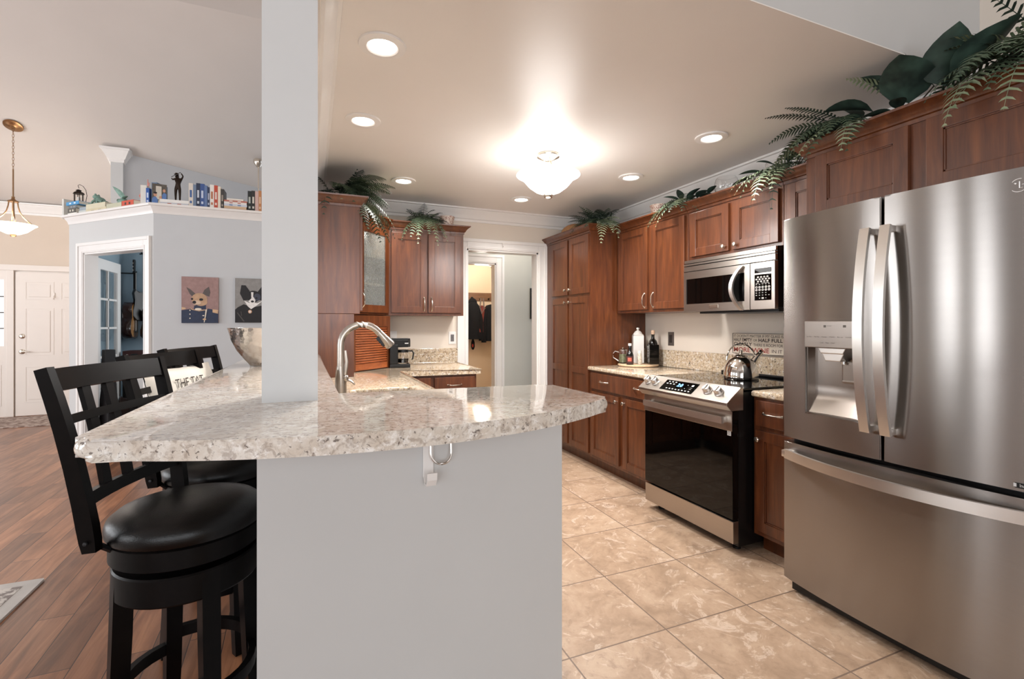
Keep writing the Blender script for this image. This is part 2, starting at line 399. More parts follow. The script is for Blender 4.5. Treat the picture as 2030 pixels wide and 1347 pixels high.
struct(MB().prism([(-.128, 1.37), (.744, 1.37), (.744, 1.475), (.0145, 1.475), (.0145, 3.553), (-.128, 3.553)], 0, 1.034).build('wall_half', M_WALL))
struct(MB().box(-.118, XR, 1.25, 1.37, ZC+.0042, 4.6).build('wall_header', M_WALL))
struct(MB().box(.015, XR, 1.2495, YB, ZC, ZC+.004).build('ceiling', M_CEIL))
# crown moulding round the kitchen ceiling
CR = [(0, -.125), (.012, -.125), (.014, -.102), (.026, -.097), (.032, -.08), (.05, -.052), (.066, -.03), (.072, -.016), (.086, -.013), (.088, 0), (0, 0)]
struct(MB().sweep([(XR, 1.372), (XR, YB), (.015, YB), (.015, 1.372)], [(o, ZC+z) for o, z in CR], 1).build('trim_crown', M_TRIM, smooth=True, ang=25))
# casing of the doorway in the back wall
def casing(name, M, u0, u1, top, wd=.09, mat=M_TRIM, jamb=.12):
    m = MB()
    for a, b, c, d in ((u0-wd, u0, 0, top+wd), (u1, u1+wd, 0, top+wd), (u0, u1, top, top+wd)):
        m.box(a, b, 0, .016, c, d, M, .003)
    e = wd*.3
    for a, b, c, d in ((u0-wd, u0-wd+e, 0, top+wd), (u1+wd-e, u1+wd, 0, top+wd), (u0-wd+e, u1+wd-e, top+wd-e, top+wd)):
        m.box(a, b, .012, .026, c, d, M, .003)
    for a, b, c, d in ((u0-.022, u0-.012, 0, top+.02), (u1+.012, u1+.022, 0, top+.02), (u0-.02, u1+.02, top+.012, top+.022)):
        m.box(a, b, .012, .020, c, d, M, .002)
    for a, b, c, d in ((u0, u0+.016, 0, top), (u1-.016, u1, 0, top), (u0, u1, top-.016, top)):
        m.box(a, b, -jamb, .004, c, d, M)
    return struct(m.build(name, mat))
casing('trim_1', FR((0, YB, 0), (1, 0, 0), (0, -1, 0)), 1.418, 2.20, 2.03, .1)
# small hook on the head casing
tag(MB().tube([(1.79, YB-.028, 2.105), (1.79, YB-.045, 2.085), (1.79, YB-.05, 2.07), (1.79, YB-.04, 2.06)], .004, 6).build('wall_hook', M_TRIM, smooth=True), 'tiny white hook on the head casing of the kitchen doorway', 'hook')

# hall and mud room behind the kitchen
wall('wall_hall', FR((.2, 5.6, 0), (1, 0, 0), (0, -1, 0)), 3.3, ZC, .12, M_GREEN, [(1.16, 2.112-.2, 0, 2.035)])
casing('trim_2', FR((0, 5.6, 0), (1, 0, 0), (0, -1, 0)), 1.36, 2.112, 2.035, .105)
wall('wall_hall_side', FR((3.5, 5.6, 0), RX, RN), .9, ZC, .1, M_GREEN)
wall('wall_hall_end', FR((.2, 4.70, 0), (0, 1, 0), (1, 0, 0)), .9, ZC, .1, M_GREEN)
struct(MB().box(.1, 3.6, 4.70, 7.4, ZC, ZC+.05).build('ceiling_hall', M_CEIL))
wall('wall_mudroom', FR((.9, 7.3, 0), (1, 0, 0), (0, -1, 0)), 2.6, ZC, .1, M_TAN)
wall('wall_mudroom_side', FR((3.3, 7.3, 0), RX, RN), 1.58, ZC, .1, M_TAN)
wall('wall_mudroom_end', FR((.9, 5.72, 0), (0, 1, 0), (1, 0, 0)), 1.58, ZC, .1, M_TAN)

# front room: vault, front wall, rear and left walls
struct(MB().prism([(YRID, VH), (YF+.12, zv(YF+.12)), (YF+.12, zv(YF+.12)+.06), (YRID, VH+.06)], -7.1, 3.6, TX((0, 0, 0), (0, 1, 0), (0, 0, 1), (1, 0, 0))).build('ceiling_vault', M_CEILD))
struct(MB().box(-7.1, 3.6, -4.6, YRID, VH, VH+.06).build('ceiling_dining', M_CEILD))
wall('wall_front', FR((-7, YF, 0), (1, 0, 0), (0, -1, 0)), 7.0, 3.0, .12, M_BEIGE)
struct(MB().sweep([(-2.46, YF), (-7, YF)], [(o*1.2, 2.965+z*1.2) for o, z in CR], 1).build('trim_front_crown', M_TRIM, smooth=True, ang=25))
wall('wall_rear', FR((3.0, -4.5, 0), (-1, 0, 0), (0, 1, 0)), 10, VH, .1, M_WALL, [(3-.4-.85, 3-.4+.85, .6, 2.9), (5.2-.85, 5.2+.85, .6, 2.9), (7.6-.85, 7.6+.85, .6, 2.9)])
wall('wall_left_dining', FR((-7, -4.5, 0), (0, 1, 0), (1, 0, 0)), 13.4, VH, .1, M_WALL, [(4.7-.85, 4.7+.85, .6, 2.9), (7.7-.85, 7.7+.85, .6, 2.9), (10.7-.85, 10.7+.85, .6, 2.9)])

# study: a low box with a plant ledge on top
CN = Vector((-1.42, 5.66)); D45 = Vector((-.7071, .7071)); LW = 1.43
EN = CN+D45*LW                                                     # far end of the angled wall
F45 = FR((CN.x, CN.y, 0), (-.7071, .7071, 0), (-.7071, -.7071, 0))  # u runs away from the corner
wall('wall_study', FR((CN.x, CN.y, 0), (1, 0, 0), (0, -1, 0)), -.118-CN.x, 2.42, .1, pm('study_wall_paint', (196, 199, 202), .55, var=.01))
wall('wall_study_angled', F45, LW, 2.42, .1, M_WALL, [(.135, 1.15, 0, 2.035)])
casing('trim_3', F45, .135, 1.15, 2.035, .105)
wall('wall_study_side', FR((EN.x, YF, 0), (0, -1, 0), (-1, 0, 0)), YF-EN.y, 2.42, .1, M_BEIGE)
wall('wall_study_back', FR((-2.33, 7.85, 0), (1, 0, 0), (0, -1, 0)), 2.2, 2.4, .06, M_BLUE)
wall('wall_study_inner', FR((EN.x+.12, 7.85, 0), (0, -1, 0), (1, 0, 0)), 1.0, 2.4, .02, M_BLUE)
wall('wall_study_inner_side', FR((-.14, 7.85, 0), RX, RN), 2.0, 2.4, .02, M_BLUE)
struct(MB().prism([(-.119, 5.66), (CN.x, 5.66), (EN.x, EN.y), (EN.x, YF), (-.119, YF)], 2.42, 2.45).build('ceiling_study', M_TRIM))
LP = [(0, -.092), (.006, -.092), (.009, -.08), (.016, -.06), (.03, -.04), (.038, -.024), (.06, -.022), (.064, -.012), (.06, 0), (0, 0)]
struct(MB().sweep([(-.12, 5.66), (CN.x, 5.66), (EN.x, EN.y), (EN.x, YF)], [(o, 2.4505+z) for o, z in LP], 1).build('trim_ledge', M_TRIM, smooth=True, ang=25))
# wall end and angled wall above the ledge
PX0, PX1, PY = -2.385, -2.255, 7.69
struct(MB().prism([(PY, 2.451), (YF, 2.451), (YF, zv(YF)), (PY, zv(PY))], PX0, PX1, TX((0, 0, 0), (0, 1, 0), (0, 0, 1), (1, 0, 0))).build('wall_pier', M_WALL))
m = MB(); prof = [(o*.95, z) for o, z in CR]
lv = [(.004, -.17), (.012, -.165), (.014, -.14), (.03, -.125), (.055, -.075), (.07, -.05), (.078, -.03), (.09, -.026), (.092, -.001)]
vs = [(x, y, zv(PY)+z) for o, z in lv for x, y in ((PX0-o, PY-o), (PX1+o, PY-o), (PX1+o, PY+.02), (PX0-o, PY+.02))]
m.raw(vs, [(i*4+k, i*4+(k+1) % 4, i*4+4+(k+1) % 4, i*4+4+k) for i in range(len(lv)-1) for k in range(4)]+[(3, 2, 1, 0), tuple(range(len(vs)-4, len(vs)))])
for X_, sd in ((PX1, -1), (PX0, 1)): m.sweep([(X_, PY+.021), (X_, YF)], [(o, z*1.3) for o, z in prof], sd, zs=[zv(PY+.021), zv(YF)])
struct(m.build('trim_pier_crown', M_TRIM))
a, b = Vector((PX1, PY+.05)), Vector((-.1, PY+.05+.249*2.155))
m = MB(); m.raw([(a.x, a.y, 2.451), (b.x, b.y, 2.451), (b.x, b.y, zv(b.y)), (a.x, a.y, zv(a.y)), (a.x, a.y+.05, 2.451), (b.x, b.y+.05, 2.451), (b.x, b.y+.05, zv(b.y)-.03), (a.x, a.y+.05, zv(a.y)-.03)],
    [(0, 1, 2, 3), (5, 4, 7, 6), (0, 4, 5, 1), (3, 2, 6, 7), (0, 3, 7, 4), (1, 5, 6, 2)])
struct(m.build('wall_upper', pm('upper_wall_paint', (186, 187, 189), .55, var=.01)))

# entry door with sidelight
FD = FR((-3.80, YF, 0), (1, 0, 0), (0, -1, 0))
def panel_door(name, M, wd, ht, parent=None):
    m = MB(); m.box(0, wd, .002, .03, .005, ht, M)
    for u0, u1 in ((.115, wd/2-.05), (wd/2+.05, wd-.115)):
        for v0, v1 in ((.2, .68), (.86, 1.50), (1.64, 1.87)):
            m.box(u0-.012, u1+.012, .03, .0335, v0-.012, v0, M); m.box(u0-.012, u1+.012, .03, .0335, v1, v1+.012, M)
            m.box(u0-.012, u0, .03, .0335, v0, v1, M); m.box(u1, u1+.012, .03, .0335, v0, v1, M)
            m.box(u0+.028, u1-.028, .03, .036, v0+.028, v1-.028, M, .004)
    return struct(m.build(name, M_DOOR, parent))
d1 = panel_door('door_1', FD, .91, 2.01)
m = MB(); m.lathe([(0, .0), (.033, 0), (.033, .006), (.026, .012), (.014, .014), (.014, .03), (0, .03)], dirM(FD @ Vector((.072, .03, 1.115)), (0, -1, 0)))
struct(m.build('deadbolt', M_NICKEL, d1, True))
m = MB(); m.lathe([(0, .0), (.034, 0), (.034, .006), (.026, .012), (.012, .014), (.012, .045), (0, .045)], dirM(FD @ Vector((.072, .03, .90)), (0, -1, 0)))
m.tube([FD @ Vector(p) for p in ((.072, .07, .90), (.11, .072, .905), (.14, .072, .898), (.17, .07, .902))], [.009, .008, .007, .006])
struct(m.build('door_handle', M_NICKEL, d1, True))
m = MB(); m.box(.41, .43, .03, .04, 1.66, 1.73, FD, .004); m.tube([FD @ Vector(p) for p in ((.42, .04, 1.69), (.42, .055, 1.67), (.42, .06, 1.65), (.42, .05, 1.635))], .004)
struct(m.build('door_hook', M_DOOR, d1))
m = MB()
for a, b, c, d in ((-.09, -.012, 0, 2.03), (.925, 1.05, 0, 2.03), (-.45, 1.05, 2.0301, 2.11), (-.45, -.38, 0, 2.03)): m.box(a, b, .001, .045, c, d, FD, .004)
m.box(-.012, .925, .001, .012, 2.012, 2.03, FD)
struct(m.build('trim_entry', M_DOOR))
m = MB(); m.box(-.38, -.09, .001, .03, 0, .98, FD); m.box(-.38, -.345, .001, .03, .98, 2.03, FD); m.box(-.12, -.09, .001, .03, .98, 2.03, FD); m.box(-.345, -.12, .001, .03, 1.9, 2.03, FD)
m.box(-.345, -.145, .03, .034, .15, .72, FD, .003)
wn = struct(m.build('window_1', M_DOOR))
m = MB()
for v in (1.225, 1.445, 1.665): m.box(-.345, -.12, .014, .024, v-.008, v+.008, FD)
struct(m.build('muntin', M_GMARK, wn))
struct(MB().box(-.345, -.12, .004, .012, .98, 1.9, FD).build('lit_curtain', pm('daylit_sheer', (240, 244, 246), .8, emit=(236, 242, 246), es=.75, stretch=(60, 1, 1), var=.12), wn))

# French door of the study, standing open into the room
FF = FR((-2.205, 6.65, 0), (0, 1, 0), (1, 0, 0)); W2 = .72
m = MB(); m.box(0, .105, -.02, .02, .01, 2.02, FF); m.box(W2-.105, W2, -.02, .02, .01, 2.02, FF); m.box(.105, W2-.105, -.02, .02, .01, .24, FF); m.box(.105, W2-.105, -.02, .02, 1.90, 2.02, FF)
m.box(W2/2-.012, W2/2+.012, -.012, .012, .24, 1.9, FF)
for k in range(1, 5): v = .24+1.66*k/5; m.box(.105, W2-.105, -.012, .012, v-.012, v+.012, FF)
d2 = struct(m.build('door_2', M_TRIM))
for k in range(5):
    for u in (0, 1):
        u0 = .105 if u == 0 else W2/2+.012; v0 = .24+1.66*k/5+.012
        struct(MB().box(u0, u0+W2/2-.117, -.002, .002, v0, v0+1.66/5-.024, FF).build('pane', M_CLEAR, d2))
for z in (.25, 1.08, 1.80):
    m = MB(); m.box(-.006, -.001, -.02, .018, z-.05, z+.05, FF, .002); m.box(-.006, -.001, -.075, -.037, z-.05, z+.05, FF, .002); m.tube([FF @ Vector((-.006, -.028, z-.052)), FF @ Vector((-.006, -.028, z+.052))], .007)
    struct(m.build('hinge', M_NICKEL, d2))

# ---------------------------------------------------------------- cabinets
def door(name, M, u0, u1, v0, v1, parent, t=.02, st=.057, rails=(), mat=None):
    m = MB(); b = .0022
    m.box(u0, u0+st, 0, t, v0, v1, M, b); m.box(u1-st, u1, 0, t, v0, v1, M, b)
    for a, c in [(v0, v0+st), (v1-st, v1)]+list(rails): m.box(u0+st-.001, u1-st+.001, 0, t-.0006, a, c, M, b)
    m.box(u0+st-.004, u1-st+.004, 0, t-.010, v0+st-.004, v1-st+.004, M)
    # small stepped lip round the panel
    for a, c in [(v0+st, v1-st)]:
        m.box(u0+st, u0+st+.006, 0, t-.005, a, c, M); m.box(u1-st-.006, u1-st, 0, t-.005, a, c, M)
        m.box(u0+st, u1-st, 0, t-.005, a, a+.006, M); m.box(u0+st, u1-st, 0, t-.005, c-.006, c, M)
    return m.build(name, mat or M_CHERRY, parent)
def drawer(M, u0, u1, v0, v1, parent, t=.02):
    return MB().box(u0, u1, 0, t, v0, v1, M, .005).build('drawer', M_CHERRY, parent)
def knob(M, u, v, parent, n=.02):
    m = MB(); o = M @ Vector((u, n, v)); d = M.to_3x3() @ Vector((0, 1, 0))
    m.lathe([(0, 0), (.0065, 0), (.005, .006), (.0045, .012), (.010, .016), (.0145, .02), (.0145, .024), (.011, .028), (0, .0295)], dirM(o, d), 18)
    return m.build('knob', M_NICKEL, parent, True)
def pull(M, u, v, parent, vertical=True, L=.115, n=.02):
    h = L/2; P = []
    for k in range(13):
        s = -1+2*k/12; nn = n+.004+.022*(1-abs(s)**3.2); q = h*s
        P.append(M @ (Vector((u, nn, v+q)) if vertical else Vector((u+q, nn, v))))
    r = [.0062 if abs(-1+2*k/12) > .8 else .0045 if abs(-1+2*k/12) > .3 else .0052 for k in range(13)]
    m = MB(); m.tube(P, r, 8)
    for q in (-h, h):
        o = M @ (Vector((u, n, v+q)) if vertical else Vector((u+q, n, v))); m.ball(o, .0085, (1, 1, 1), seg=10, rings=6)
    return m.build('handle', M_NICKEL, parent, True)
CP = [(0, -.006), (.007, -.006), (.008, .010), (.016, .014), (.02, .024), (.032, .040), (.048, .052), (.054, .056), (.055, .066), (0, .066)]
def crown(path, side, parent, z=2.108): return MB().sweep(path, [(o, z+v) for o, v in CP], side).build('crown_moulding', M_CHERRY, parent, True, ang=25)

# pantry
F = FR((2.30, 4.56, 0), RX, RN); Y = lambda y: 4.56-y
t = thing('pantry_cabinet', 'tall cherry pantry cabinet with four doors beside the kitchen doorway', 'cabinet', (2.60, 4.13, 0))
m = MB(); m.box(0, Y(3.71), -.605, 0, .10, 2.112, F, .002); m.box(0, Y(3.71), -.605, -.075, 0, .10, F); m.build('body', M_CHERRY, t)
for u0, u1, ku in ((Y(4.445), Y(4.095), Y(4.12)), (Y(4.06), Y(3.715), Y(4.035))):
    dr = door('door', F, u0, u1, 1.56, 2.092, t); knob(F, ku, 1.605, dr)
    dr = door('door', F, u0, u1, .125, 1.533, t, rails=[(.825, .885)]); knob(F, ku, 1.488, dr)
crown([(2.30, 4.575), (2.30, 3.71), (2.585, 3.71)], -1, t)

# upper cabinets of the right-hand wall
F = FR((2.585, 4.56, 0), RX, RN)
t = thing('wall_cabinet', 'cherry wall cabinet with two tall doors between pantry and microwave', 'cabinet', (2.75, 3.26, 1.38))
MB().box(Y(3.70), Y(2.803), -.322, 0, 1.376, 2.112, F, .002).build('body', M_CHERRY, t)
dr = door('door', F, Y(3.66), Y(3.255), 1.40, 2.092, t); pull(F, Y(3.285), 1.475, dr)
dr = door('door', F, Y(3.205), Y(2.825), 1.40, 2.092, t); pull(F, Y(3.175), 1.475, dr)
crown([(2.585, 3.64), (2.585, 2.803)], -1, t)
t = thing('wall_cabinet', 'short two-door cherry cabinet with round knobs above the microwave', 'cabinet', (2.75, 2.41, 1.75))
MB().box(Y(2.80), Y(2.018), -.322, 0, 1.745, 2.112, F, .002).build('body', M_CHERRY, t)
dr = door('door', F, Y(2.765), Y(2.413), 1.768, 2.088, t); knob(F, Y(2.445), 1.80, dr)
dr = door('door', F, Y(2.378), Y(2.04), 1.768, 2.088, t); knob(F, Y(2.348), 1.80, dr)
crown([(2.585, 2.80), (2.585, 2.018)], -1, t)
t = thing('wall_cabinet', 'narrow single-door cherry wall cabinet squeezed beside the refrigerator cabinet', 'cabinet', (2.75, 1.84, 1.38))
MB().box(Y(2.015), Y(1.672), -.322, 0, 1.376, 2.112, F, .002).build('body', M_CHERRY, t)
dr = door('door', F, Y(1.985), Y(1.70), 1.40, 2.092, t); pull(F, Y(1.955), 1.475, dr)
crown([(2.585, 2.015), (2.585, 1.735)], -1, t)
F = FR((2.30, 4.56, 0), RX, RN)
t = thing('refrigerator_cabinet', 'deep cherry cabinet above the stainless refrigerator', 'cabinet', (2.60, 1.19, 1.80))
m = MB(); m.box(Y(1.67), Y(.70), -.605, 0, 1.80, 2.112, F, .002); m.build('body', M_CHERRY, t)
door('door', F, Y(1.61), Y(1.212), 1.815, 2.100, t); door('door', F, Y(1.149), Y(.752), 1.815, 2.100, t)
crown([(2.585, 1.67), (2.30, 1.67), (2.30, .70), (2.90, .70)], -1, t)

# base cabinets of the right-hand wall
t = thing('base_cabinet', 'cherry base cabinet with wide drawer and double doors between pantry and range', 'cabinet', (2.60, 3.23, 0))
m = MB(); m.box(Y(3.708), Y(2.752), -.605, 0, .10, .868, F, .002); m.box(Y(3.708), Y(2.752), -.605, -.075, 0, .10, F); m.build('body', M_CHERRY, t)
dr = drawer(F, Y(3.675), Y(2.765), .712, .852, t); pull(F, Y(3.46), .785, dr, False); pull(F, Y(2.99), .785, dr, False)
dr = door('door', F, Y(3.675), Y(3.25), .13, .688, t); knob(F, Y(3.272), .65, dr)
dr = door('door', F, Y(3.195), Y(2.765), .13, .688, t); knob(F, Y(3.172), .65, dr)
t = thing('base_cabinet', 'narrow cherry base cabinet with one drawer between range and refrigerator', 'cabinet', (2.60, 1.83, 0))
m = MB(); m.box(Y(1.98), Y(1.66), -.605, 0, .10, .868, F, .002); m.box(Y(1.98), Y(1.66), -.605, -.075, 0, .10, F); m.build('body', M_CHERRY, t)
dr = drawer(F, Y(1.955), Y(1.68), .712, .855, t); pull(F, Y(1.845), .785, dr, False)
dr = door('door', F, Y(1.955), Y(1.68), .13, .688, t); knob(F, Y(1.93), .64, dr)

# counters of the right-hand wall
def slab(name, pts, z0, z1, label, parent=None, mat=M_GRAN2, bev=.012):
    o = MB().prism(pts, z0, z1, None, bev).build(name, mat, parent, True, ang=50)
    return tag(o, label, 'countertop') if label else o
slab('countertop', [(2.275, 3.708), (2.275, 2.752), (2.884, 2.752), (2.884, 3.708)], .869, .905, 'speckled granite countertop between the pantry and the range')
slab('countertop', [(2.275, 1.977), (2.275, 1.655), (2.884, 1.655), (2.884, 1.977)], .869, .905, 'short speckled granite countertop between the range and the refrigerator')
tag(MB().box(2.886, 2.909, 1.655, 3.708, .905, 1.052, None, .003).build('backsplash', M_GRAN2), 'low granite backsplash along the wall behind the range', 'backsplash')

# cabinets of the back wall and left-hand corner
FB = FR((0, 4.25, 0), (1, 0, 0), (0, -1, 0))
t = thing('wall_cabinet', 'two-door cherry wall cabinet on the back wall left of the doorway', 'cabinet', (.95, 4.41, 1.36))
MB().box(.612, 1.285, -.327, 0, 1.355, 2.112, FB, .002).build('body', M_CHERRY, t)
dr = door('door', FB, .634, .945, 1.378, 2.077, t); pull(FB, .918, 1.455, dr)
dr = door('door', FB, .957, 1.257, 1.378, 2.077, t); pull(FB, .985, 1.455, dr)
crown([(.60, 4.25), (1.285, 4.25), (1.285, 4.575)], -1, t)
FL = FR((.315, 3.557, 0), (0, 1, 0), (1, 0, 0))
t = thing('wall_cabinet', 'cherry wall cabinet on the left wall, its plain side panel facing out', 'cabinet', (.17, 3.76, 1.35))
MB().box(0, .395, -.298, 0, 1.35, 2.112, FL, .002).build('body', M_CHERRY, t)
dr = door('door', FL, .015, .38, 1.372, 2.08, t); pull(FL, .345, 1.455, dr)
crown([(.017, 3.557), (.315, 3.557), (.315, 3.945)], -1, t)
# diagonal glass cabinet: open shell, shelves, glazed door
DA, DB = Vector((.330, 3.958)), Vector((.606, 4.234)); DU = (DB-DA).normalized(); DW = (DB-DA).length
FDg = FR((DA.x, DA.y, 0), (DU.x, DU.y, 0), (DU.y, -DU.x, 0))
t = thing('corner_cabinet', 'diagonal corner cabinet with a frosted glass door and dishes inside', 'cabinet', (.33, 4.25, 1.35))
po = [(.018, 3.956), (.33, 3.956), (.608, 4.234), (.608, 4.576), (.018, 4.576)]
m = MB(); m.mi = 0
m.prism(po, 1.355, 1.375); m.prism(po, 2.09, 2.112)
m.box(0, .022, -.018, 0, 1.375, 2.09, FDg); m.box(DW-.022, DW, -.018, 0, 1.375, 2.09, FDg)
m.box(.33, .336, 3.957, 3.962, 1.375, 2.09); m.mi = 1
m.box(.018, .03, 3.958, 4.574, 1.375, 2.09); m.box(.03, .606, 4.562, 4.574, 1.375, 2.09); m.box(.03, .325, 3.958, 3.966, 1.375, 2.09); m.box(.598, .606, 4.24, 4.56, 1.375, 2.09)
m.build('body', [M_CHERRY, M_CHERRY_IN], t)
pi = [(.032, 3.97), (.32, 3.97), (.594, 4.244), (.594, 4.56), (.032, 4.56)]
for z in (1.60, 1.83): MB().prism(pi, z, z+.015).build('shelf', M_CHERRY_IN, t)
m = MB(); g = .002
m.box(.012, .057, g, .02, 1.372, 2.085, FDg, .002); m.box(DW-.057, DW-.012, g, .02, 1.372, 2.085, FDg, .002)
m.box(.056, DW-.056, g, .02, 1.372, 1.435, FDg, .002); m.box(.056, DW-.056, g, .02, 2.022, 2.085, FDg, .002)
dr = m.build('door', M_CHERRY, t); pull(FDg, .034, 1.47, dr)
MB().box(.052, DW-.052, .008, .012, 1.43, 2.026, FDg).build('glass_pane', M_RAIN, dr)
crown([(.30, 3.928), (.606, 4.234), (.62, 4.248)], -1, t)
light('cabinet_light', 'POINT', (.36, 4.26, 2.03), 1.2, (1, .95, .88), .03)
def lath(name, prof, loc, mat, label, cat, group=None, seg=28, sx=1, sy=1):
    return tag(MB().lathe(prof, T(*loc), seg, sx, sy).build(name, mat, None, True), label, cat, group)
t = thing('pitcher', 'white pitcher on the upper shelf behind the frosted corner glass', 'pitcher', (.40, 4.20, 1.8455), local=True)
MB().lathe([(0, 0), (.05, 0), (.055, .01), (.062, .07), (.045, .12), (.04, .15), (.047, .165), (.043, .165), (.036, .15), (.0, .02)]).build('body', M_WHITE, t, True)
MB().tube([(.05, 0, .13), (.085, 0, .12), (.09, 0, .08), (.06, 0, .05)], .006).build('handle', M_WHITE, t, True)
bw = [(0, 0), (.03, 0), (.034, .008), (.06, .03), (.075, .06), (.072, .06), (.055, .032), (0, .012)]
lath('bowl', bw, (.38, 4.17, 1.6155), M_WHITE, 'white bowl on the middle shelf behind the frosted corner glass', 'bowl')
lath('dish', [(0, 0), (.05, 0), (.055, .006), (.085, .018), (.085, .022), (0, .01)], (.42, 4.2, 1.3755), M_WHITE, 'white dish on the bottom shelf behind the frosted corner glass', 'dish')
# appliance garage under it
G0, G1 = Vector((.275, 3.875)), Vector((.606, 4.206)); GU = (G1-G0).normalized(); GW = (G1-G0).length
FG = FR((G0.x, G0.y, 0), (GU.x, GU.y, 0), (GU.y, -GU.x, 0))
t = thing('appliance_garage', 'cherry appliance garage with a roll-up slatted door in the counter corner', 'cabinet', (.3, 4.1, .906))
MB().prism([(.018, 3.559), (.275, 3.559), (.275, 3.875), (.606, 4.206), (.606, 4.576), (.018, 4.576)], .906, 1.349, None, .0015).build('body', M_CHERRY, t)
m = MB(); m.box(0, .036, 0, .018, .906, 1.347, FG, .002); m.box(GW-.036, GW, 0, .018, .906, 1.347, FG, .002); m.box(.036, GW-.036, 0, .018, 1.255, 1.347, FG, .002)
m.build('face_frame', M_CHERRY, t)
m = MB()
for k in range(15):
    z = .965+k*.0193
    m.prism([(0, 0), (.010, .003), (.013, .0095), (.010, .0165), (0, .0188)], .037, GW-.037, FG @ TX((0, 0, z), (0, 1, 0), (0, 0, 1), (1, 0, 0)))
m.box(.037, GW-.037, 0, .015, .914, .964, FG, .002)
m.build('tambour_door', wood('tambour_wood', (124, 62, 32), (150, 80, 42), (172, 100, 56), scale=(2, 2, 9)), t)

# base cabinets below the sink counter (drawer fronts face the room)
FY = 3.80
FB2 = FR((0, FY, 0), (1, 0, 0), (0, -1, 0))
t = thing('base_cabinet', 'cherry base cabinet with two drawers under the coffee counter', 'cabinet', (.97, 4.2, 0))
m = MB(); m.box(.622, 1.26, -.76, 0, .10, .868, FB2, .002); m.box(.622, 1.26, -.76, -.075, 0, .10, FB2); m.build('body', M_CHERRY, t)
dr = drawer(FB2, .68, .875, .712, .85, t); pull(FB2, .80, .785, dr, False)
dr = drawer(FB2, .905, 1.24, .712, .85, t); pull(FB2, 1.07, .785, dr, False)
door('door', FB2, .68, .875, .13, .688, t); dr = door('door', FB2, .905, 1.24, .13, .688, t); knob(FB2, .93, .65, dr)
FS = FR((.605, 1.48, 0), (0, 1, 0), (1, 0, 0))
t = thing('sink_cabinet', 'cherry sink base cabinet behind the raised granite bar', 'cabinet', (.3, 2.6, 0))
m = MB(); m.box(.001, 2.30, -.588, 0, .10, .62, FS); m.box(.001, 2.30, -.588, -.075, 0, .10, FS)
m.box(.001, 2.30, -.02, 0, .62, .868, FS); m.box(.001, 2.30, -.588, -.57, .62, .868, FS); m.box(.001, .5, -.57, -.02, .62, .868, FS); m.box(1.5, 2.30, -.57, -.02, .62, .868, FS); m.build('body', M_CHERRY, t)
for k in range(4):
    u = .04+k*.56; dr = door('door', FS, u, u+.53, .13, .688, t); knob(FS, u+(.50 if k % 2 == 0 else .03), .65, dr)
    drawer(FS, u, u+.53, .712, .85, t)
# L-shaped counter with a cut-out for the sink
SX0, SX1, SY0, SY1 = .20, .55, 2.12, 2.86
m = MB()
cz = (.869, .905)
def strip(pts): m.prism(pts, cz[0], cz[1])
# one mesh made of a grid of quads round the cut-out, so that its edges can be rounded together
bm_pts = {}
def rr(cx, cy, r, a0, n=5): return [(cx+r*math.cos(a0+PI/2*i/n), cy+r*math.sin(a0+PI/2*i/n)) for i in range(n+1)]
hole = rr(SX1-.05, SY1-.05, .05, 0)+rr(SX0+.05, SY1-.05, .05, PI/2)+rr(SX0+.05, SY0+.05, .05, PI)+rr(SX1-.05, SY0+.05, .05, 1.5*PI)
outer = [(.017, 1.477), (.635, 1.477), (.635, FY-.025), (1.29, FY-.025), (1.29, 4.557), (.017, 4.557)]
def slab_hole(outer, hole, z0, z1):
    bm = m.bm
    for z in (z0, z1):
        vo = [bm.verts.new((x, y, z)) for x, y in outer]; vh = [bm.verts.new((x, y, z)) for x, y in hole]
        es = [bm.edges.new((a[i], a[(i+1) % len(a)])) for a in (vo, vh) for i in range(len(a))]
        bmesh.ops.triangle_fill(bm, edges=es, use_beauty=True)
        if z == z0: lo = (vo, vh)
    hi = (vo, vh)
    for a, b in zip(lo, hi):
        for i in range(len(a)): bm.faces.new((a[i], a[(i+1) % len(a)], b[(i+1) % len(a)], b[i]))
    es = [e for e in bm.edges if abs(e.verts[0].co.z-z1) < 1e-6 and abs(e.verts[1].co.z-z1) < 1e-6 and any(abs(f.normal.z) < .5 for f in e.link_faces)]
    bm.normal_update()
    es = [e for e in bm.edges if len(e.link_faces) == 2 and all(abs(v.co.z-z1) < 1e-6 for v in e.verts) and any(abs(f.normal.z) < .5 for f in e.link_faces)]
    bmesh.ops.bevel(bm, geom=es, offset=.011, segments=4, affect='EDGES', profile=.5, clamp_overlap=True)
slab_hole(outer, hole, *cz)
tag(m.build('countertop', M_GRAN2, None, True, ang=50), 'L-shaped speckled granite countertop with the sink cut-out', 'countertop')
tag(MB().box(.609, 1.325, 4.558, 4.578, .9055, 1.047, None, .003).build('backsplash', M_GRAN2), 'low granite backsplash behind the coffee maker on the back wall', 'backsplash')
m = MB()
m.box(SX0-.01, SX0, SY0-.01, SY1+.01, .68, .867); m.box(SX1, SX1+.01, SY0-.01, SY1+.01, .68, .867); m.box(SX0, SX1, SY0-.01, SY0, .68, .867); m.box(SX0, SX1, SY1, SY1+.01, .68, .867); m.box(SX0-.01, SX1+.01, SY0-.01, SY1+.01, .67, .68)
t = tag(m.build('sink', pm('sink_steel', (150, 150, 150), .3, 1)), 'undermounted stainless steel sink sunk in the granite counter', 'sink')
m = MB(); m.lathe([(.0, 0), (.045, 0), (.045, .004), (.03, .003), (0, .001)], T((SX0+SX1)/2, 2.5, .6802)); d = m.build('drain', M_CHROME, None, True); d.location -= t.location; d.parent = t
